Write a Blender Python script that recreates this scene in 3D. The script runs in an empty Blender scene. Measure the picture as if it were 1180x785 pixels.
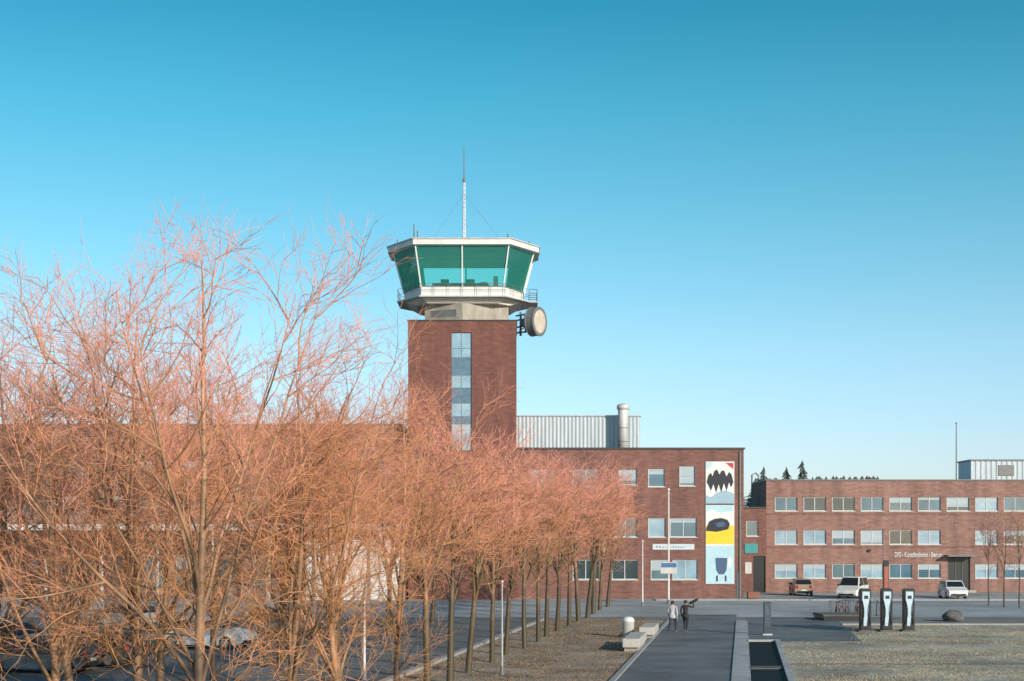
import bpy, bmesh, math, random
from mathutils import Vector, Matrix, noise
R = math.radians
PI = math.pi
F = 1640.0; HZ = 623.0; CH = 5.0
scene = bpy.context.scene
COL = scene.collection
def PX(px, d): return (px-590.0)*d/F
def PZ(py, d): return CH-(py-HZ)*d/F
def GD(py): return F*CH/(py-HZ)
SL = 0.162
def AX(x0, d): return x0+SL*(d-50.0)

# ------------------------------------------------------------ materials
def nn(nt, t, **k):
    n = nt.nodes.new(t)
    for a, b in k.items(): setattr(n, a, b)
    return n
def mat(name, c1, c2=None, rough=0.7, scale=3.0, metal=0.0, bump=0.0, bscale=None, detail=6, stretch=None, spec=None, big=0.0, bigscale=0.15):
    m = bpy.data.materials.new(name); m.use_nodes = True
    nt = m.node_tree; b = nt.nodes['Principled BSDF']
    b.inputs['Roughness'].default_value = rough
    b.inputs['Metallic'].default_value = metal
    if spec is not None: b.inputs['Specular IOR Level'].default_value = spec
    if c2 is None: c2 = tuple(x*0.8 for x in c1)
    tc = nn(nt, 'ShaderNodeTexCoord'); src = tc.outputs['Object']
    if stretch:
        mp = nn(nt, 'ShaderNodeMapping'); mp.inputs['Scale'].default_value = stretch
        nt.links.new(src, mp.inputs['Vector']); src = mp.outputs['Vector']
    no = nn(nt, 'ShaderNodeTexNoise'); no.inputs['Scale'].default_value = scale; no.inputs['Detail'].default_value = detail
    nt.links.new(src, no.inputs['Vector'])
    rp = nn(nt, 'ShaderNodeValToRGB')
    rp.color_ramp.elements[0].position = 0.32; rp.color_ramp.elements[1].position = 0.68
    rp.color_ramp.elements[0].color = (*c2, 1); rp.color_ramp.elements[1].color = (*c1, 1)
    nt.links.new(no.outputs['Fac'], rp.inputs['Fac'])
    out = rp.outputs['Color']
    if big:
        n2 = nn(nt, 'ShaderNodeTexNoise'); n2.inputs['Scale'].default_value = bigscale; n2.inputs['Detail'].default_value = 5
        nt.links.new(tc.outputs['Object'], n2.inputs['Vector'])
        mr = nn(nt, 'ShaderNodeMapRange'); mr.inputs['From Min'].default_value = 0.3; mr.inputs['From Max'].default_value = 0.7
        mr.inputs['To Min'].default_value = 1-big; mr.inputs['To Max'].default_value = 1+big
        nt.links.new(n2.outputs['Fac'], mr.inputs['Value'])
        vm = nn(nt, 'ShaderNodeVectorMath', operation='SCALE')
        nt.links.new(out, vm.inputs[0]); nt.links.new(mr.outputs['Result'], vm.inputs['Scale'])
        out = vm.outputs['Vector']
    nt.links.new(out, b.inputs['Base Color'])
    if bump:
        n3 = nn(nt, 'ShaderNodeTexNoise'); n3.inputs['Scale'].default_value = bscale or scale*4; n3.inputs['Detail'].default_value = 8
        nt.links.new(src, n3.inputs['Vector'])
        bp = nn(nt, 'ShaderNodeBump'); bp.inputs['Strength'].default_value = bump; bp.inputs['Distance'].default_value = 0.05
        nt.links.new(n3.outputs['Fac'], bp.inputs['Height']); nt.links.new(bp.outputs['Normal'], b.inputs['Normal'])
    return m
def brick_mat(name, a, b2, mortar):
    m = bpy.data.materials.new(name); m.use_nodes = True
    nt = m.node_tree; b = nt.nodes['Principled BSDF']; b.inputs['Roughness'].default_value = 0.85
    tc = nn(nt, 'ShaderNodeTexCoord'); sp = nn(nt, 'ShaderNodeSeparateXYZ'); nt.links.new(tc.outputs['Object'], sp.inputs[0])
    ad = nn(nt, 'ShaderNodeMath', operation='ADD'); nt.links.new(sp.outputs['X'], ad.inputs[0]); nt.links.new(sp.outputs['Y'], ad.inputs[1])
    cb = nn(nt, 'ShaderNodeCombineXYZ'); nt.links.new(ad.outputs[0], cb.inputs['X']); nt.links.new(sp.outputs['Z'], cb.inputs['Y'])
    bt = nn(nt, 'ShaderNodeTexBrick'); bt.inputs['Color1'].default_value = (*a, 1); bt.inputs['Color2'].default_value = (*b2, 1)
    bt.inputs['Mortar'].default_value = (*mortar, 1); bt.inputs['Scale'].default_value = 1.0
    bt.inputs['Brick Width'].default_value = 0.26; bt.inputs['Row Height'].default_value = 0.085; bt.inputs['Mortar Size'].default_value = 0.008
    bt.inputs['Bias'].default_value = -0.1
    nt.links.new(cb.outputs[0], bt.inputs['Vector'])
    mp = nn(nt, 'ShaderNodeMapping'); mp.inputs['Scale'].default_value = (0.5, 2.0, 1); nt.links.new(cb.outputs[0], mp.inputs['Vector'])
    n1 = nn(nt, 'ShaderNodeTexNoise'); n1.inputs['Scale'].default_value = 2.2; n1.inputs['Detail'].default_value = 7; nt.links.new(mp.outputs[0], n1.inputs['Vector'])
    mp2 = nn(nt, 'ShaderNodeMapping'); mp2.inputs['Scale'].default_value = (0.9, 0.12, 1); nt.links.new(cb.outputs[0], mp2.inputs['Vector'])
    n2 = nn(nt, 'ShaderNodeTexNoise'); n2.inputs['Scale'].default_value = 1.2; n2.inputs['Detail'].default_value = 5; nt.links.new(mp2.outputs[0], n2.inputs['Vector'])
    s = nn(nt, 'ShaderNodeMath', operation='ADD'); nt.links.new(n1.outputs['Fac'], s.inputs[0]); nt.links.new(n2.outputs['Fac'], s.inputs[1])
    mr = nn(nt, 'ShaderNodeMapRange'); mr.inputs['From Min'].default_value = 0.7; mr.inputs['From Max'].default_value = 1.3
    mr.inputs['To Min'].default_value = 0.66; mr.inputs['To Max'].default_value = 1.32
    nt.links.new(s.outputs[0], mr.inputs['Value'])
    vm = nn(nt, 'ShaderNodeVectorMath', operation='SCALE'); nt.links.new(bt.outputs['Color'], vm.inputs[0]); nt.links.new(mr.outputs[0], vm.inputs['Scale'])
    nt.links.new(vm.outputs[0], b.inputs['Base Color'])
    bp = nn(nt, 'ShaderNodeBump'); bp.inputs['Strength'].default_value = 0.4; bp.inputs['Distance'].default_value = 0.02; bp.invert = True
    nt.links.new(bt.outputs['Fac'], bp.inputs['Height']); nt.links.new(bp.outputs['Normal'], b.inputs['Normal'])
    return m
def glass_mat(name, col, rough=0.04):
    return mat(name, col, tuple(x*0.6 for x in col), rough=rough, scale=0.5, spec=0.9, bump=0.03, bscale=0.7)
def cab_glass():
    m = bpy.data.materials.new('cab_glass'); m.use_nodes = True
    nt = m.node_tree; nt.nodes.clear()
    o = nn(nt, 'ShaderNodeOutputMaterial'); mx = nn(nt, 'ShaderNodeMixShader'); m2 = nn(nt, 'ShaderNodeMixShader')
    t = nn(nt, 'ShaderNodeBsdfTransparent'); t.inputs['Color'].default_value = (0.74, 1.0, 0.94, 1)
    df = nn(nt, 'ShaderNodeBsdfDiffuse'); df.inputs['Color'].default_value = (0.08, 0.68, 0.56, 1)
    m2.inputs[0].default_value = 0.17; nt.links.new(t.outputs[0], m2.inputs[1]); nt.links.new(df.outputs[0], m2.inputs[2])
    g = nn(nt, 'ShaderNodeBsdfGlossy'); g.inputs['Color'].default_value = (0.5, 0.95, 0.9, 1); g.inputs['Roughness'].default_value = 0.03
    lw = nn(nt, 'ShaderNodeFresnel'); lw.inputs['IOR'].default_value = 1.6
    nt.links.new(lw.outputs[0], mx.inputs['Fac']); nt.links.new(m2.outputs[0], mx.inputs[1]); nt.links.new(g.outputs[0], mx.inputs[2])
    nt.links.new(mx.outputs[0], o.inputs['Surface'])
    return m

M = {}
M['brick'] = brick_mat('brick', (0.208, 0.091, 0.074), (0.152, 0.067, 0.055), (0.20, 0.138, 0.124))
M['brick_tower'] = brick_mat('brick_tower', (0.195, 0.074, 0.058), (0.138, 0.053, 0.042), (0.165, 0.098, 0.088))
M['brick_light'] = brick_mat('brick_light', (0.275, 0.146, 0.121), (0.214, 0.113, 0.094), (0.27, 0.20, 0.18))
M['brick_hazed'] = brick_mat('brick_hazed', (0.26, 0.165, 0.14), (0.21, 0.135, 0.117), (0.24, 0.19, 0.17))  # left building brick, paled so distance haze sits in the colour
M['white'] = mat('white_paint', (0.72, 0.73, 0.73), (0.60, 0.61, 0.61), rough=0.55, scale=1.2, stretch=(1, 1, 0.3))
M['offwhite'] = mat('offwhite', (0.58, 0.58, 0.57), (0.44, 0.44, 0.43), rough=0.7, scale=1.5)
M['concrete'] = mat('concrete', (0.42, 0.39, 0.34), (0.25, 0.235, 0.21), rough=0.85, scale=1.3, bump=0.2, stretch=(1, 1, 0.5))
M['concrete_dk'] = mat('concrete_dark', (0.13, 0.125, 0.12), (0.08, 0.08, 0.078), rough=0.9, scale=1.8, bump=0.2)
M['concrete_lt'] = mat('concrete_light', (0.50, 0.49, 0.47), (0.38, 0.37, 0.355), rough=0.85, scale=2.0, bump=0.2)
M['dark_trim'] = mat('dark_trim', (0.04, 0.042, 0.046), rough=0.5)
M['roof'] = mat('roof_felt', (0.06, 0.06, 0.065), rough=0.9)
M['frame'] = mat('window_frame', (0.56, 0.59, 0.60), (0.46, 0.49, 0.50), rough=0.5)
M['frame_dark'] = mat('window_frame_dark', (0.09, 0.10, 0.11), rough=0.5)
M['frame_blue'] = mat('window_frame_blue', (0.22, 0.31, 0.39), rough=0.5)
M['pane'] = glass_mat('pane_dark', (0.05, 0.08, 0.095))
M['pane_mid'] = glass_mat('pane_mid', (0.12, 0.20, 0.24), 0.08)
M['pane_blind'] = mat('pane_blind', (0.40, 0.48, 0.53), (0.31, 0.38, 0.43), rough=0.25, scale=2, stretch=(0.2, 1, 6))
M['pane_blue'] = glass_mat('pane_blue', (0.08, 0.18, 0.26), 0.08)
M['pane_grey'] = mat('pane_grey', (0.17, 0.18, 0.18), (0.12, 0.13, 0.13), rough=0.3, scale=1)
M['pane_pale'] = mat('pane_pale', (0.30, 0.45, 0.55), (0.18, 0.30, 0.40), rough=0.1, scale=0.8, spec=0.8)
M['cabglass'] = cab_glass()
M['spandrel'] = mat('spandrel', (0.13, 0.21, 0.29), (0.09, 0.15, 0.22), rough=0.2)
M['steel'] = mat('galvanised', (0.50, 0.52, 0.53), (0.36, 0.38, 0.40), rough=0.42, metal=0.55, scale=2.5)
M['duct'] = mat('duct', (0.60, 0.61, 0.61), (0.46, 0.47, 0.475), rough=0.55, metal=0.1, scale=1.5, stretch=(2, 2, .4))
M['corrug'] = mat('corrugated', (0.44, 0.51, 0.57), (0.35, 0.42, 0.48), rough=0.5, metal=0.15, scale=1.5, stretch=(2, 2, 0.3))
M['greymetal'] = mat('grey_metal', (0.17, 0.18, 0.19), rough=0.5)
M['pole_white'] = mat('pole_white', (0.72, 0.73, 0.74), rough=0.4)
M['black'] = mat('black_plastic', (0.018, 0.020, 0.023), rough=0.35)
M['rubber'] = mat('rubber', (0.02, 0.02, 0.02), rough=0.8)
M['ground'] = mat('ground', (0.22, 0.22, 0.218), (0.16, 0.16, 0.16), rough=0.95, scale=0.6, bump=0.3, bscale=9, big=0.25)
M['lot'] = mat('lot_asphalt', (0.36, 0.395, 0.42), (0.275, 0.305, 0.325), rough=0.9, scale=1.5, bump=0.2, bscale=12, big=0.28)
M['park'] = mat('parking_asphalt', (0.15, 0.16, 0.168), (0.11, 0.118, 0.125), rough=0.9, scale=1.5, bump=0.2, bscale=12, big=0.3)
M['path'] = mat('path_asphalt', (0.145, 0.170, 0.188), (0.108, 0.128, 0.143), rough=0.85, scale=2.5, bump=0.3, bscale=20, big=0.35, bigscale=0.3)
M['paving'] = mat('paving', (0.40, 0.43, 0.45), (0.29, 0.315, 0.33), rough=0.85, scale=2.0, bump=0.2, big=0.15, bigscale=0.5)
M['kerb'] = mat('kerbstone', (0.36, 0.365, 0.37), (0.25, 0.255, 0.26), rough=0.85, scale=3, bump=0.2)
M['drygrass'] = mat('dry_grass', (0.40, 0.335, 0.26), (0.23, 0.19, 0.148), rough=1.0, scale=4, bump=0.7, bscale=25, big=0.42, bigscale=0.45)
M['lawn'] = mat('winter_lawn', (0.47, 0.43, 0.355), (0.26, 0.245, 0.205), rough=1.0, scale=2.2, bump=0.7, bscale=28, big=0.46, bigscale=0.28)
M['blade'] = mat('grass_blade', (0.46, 0.42, 0.32), (0.28, 0.26, 0.195), rough=0.9, scale=.35)
M['litter'] = mat('leaf_litter', (0.40, 0.26, 0.15), (0.22, 0.145, 0.09), rough=0.9, scale=.8)
M['water'] = mat('dark_water', (0.012, 0.015, 0.017), rough=0.7, scale=1.0, spec=0.15)
M['stone'] = mat('boulder', (0.13, 0.13, 0.135), (0.07, 0.07, 0.075), rough=0.85, scale=3, bump=0.6)
M['marking'] = mat('road_paint', (0.50, 0.50, 0.49), (0.34, 0.34, 0.33), rough=0.8, scale=4)
def twig_mat(name, ca, cb, cc, lo=2, hi=11, amp=.22):
    m = bpy.data.materials.new(name); m.use_nodes = True
    nt = m.node_tree; b = nt.nodes['Principled BSDF']; b.inputs['Roughness'].default_value = 0.6
    tc = nn(nt, 'ShaderNodeTexCoord'); n = nn(nt, 'ShaderNodeTexNoise'); n.inputs['Scale'].default_value = 1.1; n.inputs['Detail'].default_value = 8
    nt.links.new(tc.outputs['Object'], n.inputs['Vector'])
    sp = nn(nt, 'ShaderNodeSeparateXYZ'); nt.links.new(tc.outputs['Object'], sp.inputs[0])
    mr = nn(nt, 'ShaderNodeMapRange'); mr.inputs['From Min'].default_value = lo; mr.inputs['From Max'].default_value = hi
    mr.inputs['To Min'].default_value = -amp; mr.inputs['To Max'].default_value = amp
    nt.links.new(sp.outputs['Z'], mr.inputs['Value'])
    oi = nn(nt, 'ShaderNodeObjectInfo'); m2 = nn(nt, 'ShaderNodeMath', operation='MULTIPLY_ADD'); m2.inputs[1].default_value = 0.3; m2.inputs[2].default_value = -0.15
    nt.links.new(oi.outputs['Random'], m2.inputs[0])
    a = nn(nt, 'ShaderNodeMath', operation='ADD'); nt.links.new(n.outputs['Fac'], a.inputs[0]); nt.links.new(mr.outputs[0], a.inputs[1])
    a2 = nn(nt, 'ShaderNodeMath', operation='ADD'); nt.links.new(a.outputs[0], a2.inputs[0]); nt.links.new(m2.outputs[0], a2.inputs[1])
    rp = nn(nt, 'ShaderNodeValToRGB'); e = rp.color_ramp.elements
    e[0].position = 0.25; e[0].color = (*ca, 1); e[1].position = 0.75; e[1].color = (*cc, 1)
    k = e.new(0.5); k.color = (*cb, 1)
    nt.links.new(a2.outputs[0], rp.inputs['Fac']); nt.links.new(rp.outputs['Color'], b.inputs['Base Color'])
    return m
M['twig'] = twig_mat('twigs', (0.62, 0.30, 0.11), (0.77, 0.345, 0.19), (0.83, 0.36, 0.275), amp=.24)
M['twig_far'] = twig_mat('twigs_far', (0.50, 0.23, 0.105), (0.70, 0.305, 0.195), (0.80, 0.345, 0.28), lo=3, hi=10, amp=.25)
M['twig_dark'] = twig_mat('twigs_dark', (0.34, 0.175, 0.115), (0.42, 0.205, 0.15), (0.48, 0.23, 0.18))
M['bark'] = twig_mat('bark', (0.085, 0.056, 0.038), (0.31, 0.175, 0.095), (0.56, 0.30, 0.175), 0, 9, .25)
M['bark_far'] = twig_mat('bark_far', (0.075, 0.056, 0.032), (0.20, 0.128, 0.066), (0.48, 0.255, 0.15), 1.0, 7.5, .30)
M['spruce'] = mat('spruce', (0.13, 0.155, 0.15), (0.095, 0.115, 0.115), rough=0.9, scale=2)  # green greyed and paled, distance haze mixed into the colour
M['soil'] = mat('soil', (.09, .06, .04), rough=.95)

# ------------------------------------------------------------ helpers
def link(o, parent=None):
    COL.objects.link(o)
    if parent is not None: o.parent = parent
    return o
def tag(o, label=None, cat=None, group=None, kind=None):
    if label: o['label'] = label
    if cat: o['category'] = cat
    if group: o['group'] = group
    if kind: o['kind'] = kind
    return o
def empty(name, loc, label, cat, group=None, rotz=0):
    o = bpy.data.objects.new(name, None); o.location = loc; o.rotation_euler = (0, 0, rotz); o.empty_display_size = 0.3
    link(o); return tag(o, label, cat, group)
def obj(name, bm, m, parent=None, smooth=False, bevel=0, recalc=True):
    if recalc: bmesh.ops.recalc_face_normals(bm, faces=bm.faces[:])
    me = bpy.data.meshes.new(name); bm.to_mesh(me); bm.free()
    for x in (m if isinstance(m, (list, tuple)) else [m]): me.materials.append(x)
    if smooth:
        for p in me.polygons: p.use_smooth = True
    o = bpy.data.objects.new(name, me); link(o, parent)
    if bevel:
        md = o.modifiers.new('bevel', 'BEVEL'); md.width = bevel; md.segments = 2; md.limit_method = 'ANGLE'; md.angle_limit = R(35)
    return o
NB = bmesh.new
def bx(bm, x0, x1, y0, y1, z0, z1):
    v = [bm.verts.new((x, y, z)) for z in (z0, z1) for y in (y0, y1) for x in (x0, x1)]
    for f in ((0, 2, 3, 1), (4, 5, 7, 6), (0, 1, 5, 4), (2, 6, 7, 3), (0, 4, 6, 2), (1, 3, 7, 5)): bm.faces.new([v[i] for i in f])
def box(name, m, parent, x0, x1, y0, y1, z0, z1, bevel=0):
    bm = NB(); bx(bm, x0, x1, y0, y1, z0, z1); return obj(name, bm, m, parent, bevel=bevel)
def poly(bm, pts): return bm.faces.new([bm.verts.new(p) for p in pts])
def prism(bm, pts, z0, z1, pts2=None):
    pts2 = pts2 or pts
    a = [bm.verts.new((p[0], p[1], z0)) for p in pts]; b = [bm.verts.new((p[0], p[1], z1)) for p in pts2]
    n = len(pts); bm.faces.new(a[::-1]); bm.faces.new(b)
    for i in range(n): bm.faces.new((a[i], a[(i+1) % n], b[(i+1) % n], b[i]))
def rod(bm, p, q, r, r2=None, n=8):
    p = Vector(p); q = Vector(q); d = (q-p)
    r2 = r if r2 is None else r2
    u = d.orthogonal().normalized(); w = d.normalized().cross(u)
    A = []; B = []
    for i in range(n):
        t = 2*PI*i/n; o = u*math.cos(t)+w*math.sin(t)
        A.append(bm.verts.new(p+o*r)); B.append(bm.verts.new(q+o*r2))
    bm.faces.new(A[::-1]); bm.faces.new(B)
    for i in range(n): bm.faces.new((A[i], A[(i+1) % n], B[(i+1) % n], B[i]))
def pipe(bm, pts, r, n=6):
    for a, b in zip(pts, pts[1:]): rod(bm, a, b, r, r, n)
def lathe(bm, prof, n=20, mtx=None):
    rings = []
    for (r, z) in prof:
        ring = []
        for i in range(n):
            t = 2*PI*i/n; v = Vector((r*math.cos(t), r*math.sin(t), z))
            if mtx: v = mtx @ v
            ring.append(bm.verts.new(v))
        rings.append(ring)
    for a, b in zip(rings, rings[1:]):
        for i in range(n): bm.faces.new((a[i], a[(i+1) % n], b[(i+1) % n], b[i]))
    bm.faces.new(rings[0][::-1]); bm.faces.new(rings[-1])
def struct(name, bm, m):
    o = obj(name, bm, m); o['kind'] = 'structure'; return o
def copy_thing(root, loc, label=None, rotz=None, scale=None, group=None):
    r = root.copy(); COL.objects.link(r); r.location = loc
    if rotz is not None: r.rotation_euler = (0, 0, rotz)
    if scale is not None: r.scale = scale
    if label: r['label'] = label
    if group: r['group'] = group
    for ch in list(root.children):
        c = ch.copy(); COL.objects.link(c); c.parent = r
        for g in list(ch.children):
            d = g.copy(); COL.objects.link(d); d.parent = c
    return r

# ------------------------------------------------------------ world, sun, camera
SEL = R(18); SAZ = Vector((0.58, -0.815, 0)).normalized()
S = Vector((SAZ.x*math.cos(SEL), SAZ.y*math.cos(SEL), math.sin(SEL)))
w = bpy.data.worlds.new('World'); scene.world = w; w.use_nodes = True
nt = w.node_tree; bg = nt.nodes['Background']
sky = nn(nt, 'ShaderNodeTexSky'); sky.sky_type = 'NISHITA'; sky.sun_disc = False
sky.sun_elevation = SEL; sky.sun_rotation = math.atan2(SAZ.x, SAZ.y)
sky.air_density = 1.0; sky.dust_density = 0.6; sky.ozone_density = 1.5; sky.altitude = 50
tc = nn(nt, 'ShaderNodeTexCoord'); sp = nn(nt, 'ShaderNodeSeparateXYZ'); nt.links.new(tc.outputs['Generated'], sp.inputs[0])
rp = nn(nt, 'ShaderNodeValToRGB'); e = rp.color_ramp.elements
K = 2.0
stops = [(0.0, (.84, .95, 1.36)), (0.06, (.85, .97, 1.26)), (0.13, (.78, 1.03, 1.14)), (0.20, (.57, 1.03, 1.05)), (0.29, (.29, .97, .98)), (0.37, (.12, .78, .83)), (0.6, (.26, .64, .70)), (1.0, (.34, .64, .70))]
e[0].position = 0; e[0].color = tuple(c/K for c in stops[0][1])+(1,); e[1].position = 1; e[1].color = tuple(c/K for c in stops[-1][1])+(1,)
for p_, c_ in stops[1:-1]: q_ = e.new(p_); q_.color = tuple(c/K for c in c_)+(1,)
nt.links.new(sp.outputs['Z'], rp.inputs['Fac'])
mx = nn(nt, 'ShaderNodeVectorMath', operation='MULTIPLY'); nt.links.new(sky.outputs[0], mx.inputs[0]); nt.links.new(rp.outputs['Color'], mx.inputs[1])
sc_ = nn(nt, 'ShaderNodeVectorMath', operation='SCALE'); sc_.inputs['Scale'].default_value = K; nt.links.new(mx.outputs[0], sc_.inputs[0])
nt.links.new(sc_.outputs[0], bg.inputs['Color']); bg.inputs['Strength'].default_value = 0.148
sl = bpy.data.lights.new('sun', 'SUN'); sl.energy = 4.8; sl.angle = R(0.5); sl.color = (1.0, 0.84, 0.69)
so = bpy.data.objects.new('sun', sl); COL.objects.link(so); so.rotation_euler = S.to_track_quat('Z', 'Y').to_euler(); so.location = (60, -80, 60)
cam = bpy.data.cameras.new('camera'); co = bpy.data.objects.new('camera', cam); COL.objects.link(co)
co.location = (0, 0, CH); co.rotation_euler = (R(90), 0, 0)
cam.sensor_width = 36; cam.lens = 36*F/1180; cam.shift_y = (HZ-392.5)/1180; cam.clip_end = 6000; cam.clip_start = 0.5
scene.camera = co
scene.view_settings.view_transform = 'Standard'; scene.view_settings.look = 'None'; scene.view_settings.exposure = 0

# ------------------------------------------------------------ ground
bm = NB(); poly(bm, [(-2500, -300, 0), (2500, -300, 0), (2500, 4000, 0), (-2500, 4000, 0)]); struct('ground', bm, M['ground'])
def strip(name, xa, xb, d0, d1, z, m, n=1):
    bm = NB(); poly(bm, [(AX(xa, d0), d0, z), (AX(xb, d0), d0, z), (AX(xb, d1), d1, z), (AX(xa, d1), d1, z)])
    return struct(name, bm, m)
def kerb(name, xa, xb, d0, d1, z0, z1, m):
    bm = NB(); prism(bm, [(AX(xa, d0), d0), (AX(xb, d0), d0), (AX(xb, d1), d1), (AX(xa, d1), d1)], z0, z1); return struct(name, bm, m)
bm = NB(); poly(bm, [(-70, 93, .006), (90, 93, .006), (90, 136, .006), (-70, 136, .006)]); struct('road', bm, M['lot'])
strip('parking_ground', -40, -4.6, 20, 92, .008, M['park'])
strip('verge', -4.3, 3.4, 15, 90, .012, M['drygrass'])
strip('path', 3.6, 7.7, 15, 96, .012, M['path'])
kerb('kerb_verge', 3.4, 3.6, 15, 90, 0, .08, M['kerb'])
kerb('kerb_parking', -4.6, -4.3, 15, 90, 0, .12, M['kerb'])
kerb('paving_strip', 7.7, 8.4, 15, 88, 0, .05, M['paving'])
kerb('channel_edge', 9.7, 9.95, 15, 70, 0, .12, M['paving'])
strip('channel_water', 8.4, 9.7, 15, 70, .020, M['water'])
kerb('channel_end', 8.4, 9.95, 70, 70.4, 0, .12, M['paving'])
kerb('channel_step', 8.41, 9.69, 55, 56.0, 0.022, .07, M['concrete_dk'])
strip('paved_apron', 8.4, 14, 70.4, 92, .018, M['path'])
strip('lawn', 9.95, 60, 15, 84, .010, M['lawn'])
bm = NB(); prism(bm, [(AX(9.96, 57.2), 57.2), (60, 57.2), (60, 57.45), (AX(9.96, 57.45), 57.45)], 0, .03); struct('lawn_edging', bm, M['concrete_dk'])
bm = NB(); prism(bm, [(AX(14, 84), 84), (70, 84), (70, 84.3), (AX(14, 84.3), 84.3)], 0, .10); struct('kerb_lawn', bm, M['kerb'])
bm = NB(); prism(bm, [(12, 118.3), (60, 118.3), (60, 118.6), (12, 118.6)], 0, .12); struct('kerb_pavement', bm, M['kerb'])
bm = NB(); poly(bm, [(12, 118.6, .05), (20, 118.6, .05), (20, 121.9, .05), (12, 121.9, .05)]); struct('pavement', bm, M['paving'])
for k in range(9):
    bm = NB(); poly(bm, [(24+k*2.7, 126, .014), (24.12+k*2.7, 126, .014), (24.12+k*2.7, 131, .014), (24+k*2.7, 131, .014)]); struct('bay_marking', bm, M['marking'])
for k in range(8):
    d = 52+k*2.7
    bm = NB(); poly(bm, [(AX(-11, d), d, .014), (AX(-6.2, d), d, .014), (AX(-6.2, d), d+.12, .014), (AX(-11, d), d+.12, .014)]); struct('bay_marking', bm, M['marking'])
bm = NB(); poly(bm, [(2, 99, .014), (17, 99, .014), (17, 99.14, .014), (2, 99.14, .014)]); struct('road_marking', bm, M['marking'])
# grass blades and leaf litter
rg = random.Random(77); V, Fc = [], []
while len(Fc) < 60000:
    d = 44+40.4*rg.random()**1.15; x = rg.uniform(AX(10.0, d), PX(1230, d))
    if d > 70 and x < AX(14.0, d)+rg.gauss(0, .25): continue
    if 57.1 < d < 57.5: continue
    den = noise.noise(Vector((x*.23, d*.23, 0)))+.6*noise.noise(Vector((x*.9, d*.9, 3)))
    if den < rg.uniform(-.45, .35): continue
    h = rg.uniform(.02, .06); a = rg.uniform(0, 6.28); wd_ = rg.uniform(.010, .024); l1, l2 = rg.gauss(0, .035), rg.gauss(0, .035); n = len(V)
    V += [(x-wd_*math.cos(a), d-wd_*math.sin(a), .008), (x+wd_*math.cos(a), d+wd_*math.sin(a), .008), (x+l1, d+l2, h)]; Fc.append((n, n+1, n+2))
me = bpy.data.meshes.new('dry_grass'); me.from_pydata(V, [], Fc); me.materials.append(M['blade'])
o = bpy.data.objects.new('dry_grass', me); link(o); tag(o, 'short dry tan winter grass in patches on the plaza lawn', 'grass', kind='stuff')
V, Fc = [], []
while len(Fc) < 22000:
    d = 40+50*rg.random(); x = AX(rg.uniform(-4.2, 3.38), d)
    if noise.noise(Vector((x*.5, d*.3, 7))) < rg.uniform(-.6, .4): continue
    s_ = rg.uniform(.02, .05); a = rg.uniform(0, 6.28); n = len(V); z = .016
    for q in range(3): V.append((x+s_*math.cos(a+q*2.1), d+s_*math.sin(a+q*2.1), z+rg.uniform(0, .05)))
    Fc.append((n, n+1, n+2))
me = bpy.data.meshes.new('leaf_litter'); me.from_pydata(V, [], Fc); me.materials.append(M['litter'])
o = bpy.data.objects.new('leaf_litter', me); link(o); tag(o, 'brown fallen leaves scattered under the row of trees', 'leaves', kind='stuff')

# ------------------------------------------------------------ buildings
def wall_holes(bm, x0, x1, z0, z1, y, holes, rev=0.2):
    xs = sorted(set([x0, x1]+[h[i] for h in holes for i in (0, 1)])); zs = sorted(set([z0, z1]+[h[i] for h in holes for i in (2, 3)]))
    for a, b in zip(xs, xs[1:]):
        for c, d in zip(zs, zs[1:]):
            mx_, mz = (a+b)/2, (c+d)/2
            if any(h[0] < mx_ < h[1] and h[2] < mz < h[3] for h in holes): continue
            poly(bm, [(a, y, c), (b, y, c), (b, y, d), (a, y, d)])
    for (a, b, c, d) in holes:
        poly(bm, [(a, y, c), (a, y+rev, c), (a, y+rev, d), (a, y, d)]); poly(bm, [(b, y, c), (b, y, d), (b, y+rev, d), (b, y+rev, c)])
        poly(bm, [(a, y, c), (b, y, c), (b, y+rev, c), (a, y+rev, c)]); poly(bm, [(a, y, d), (a, y+rev, d), (b, y+rev, d), (b, y, d)])
def shell(root, x0, x1, z1, depth, holes, m, name='wall'):
    bm = NB(); wall_holes(bm, x0, x1, 0, z1, 0, holes)
    for pts in ([(x0, 0, 0), (x0, 0, z1), (x0, depth, z1), (x0, depth, 0)], [(x1, 0, 0), (x1, depth, 0), (x1, depth, z1), (x1, 0, z1)],
                [(x0, depth, 0), (x0, depth, z1), (x1, depth, z1), (x1, depth, 0)]): poly(bm, pts)
    o = obj(name, bm, m, root, recalc=False)
    bm = NB(); bx(bm, x0+.003, x1-.003, .32, depth-.01, z1-.25, z1-.01); obj('roof', bm, M['roof'], root)
    return o
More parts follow.
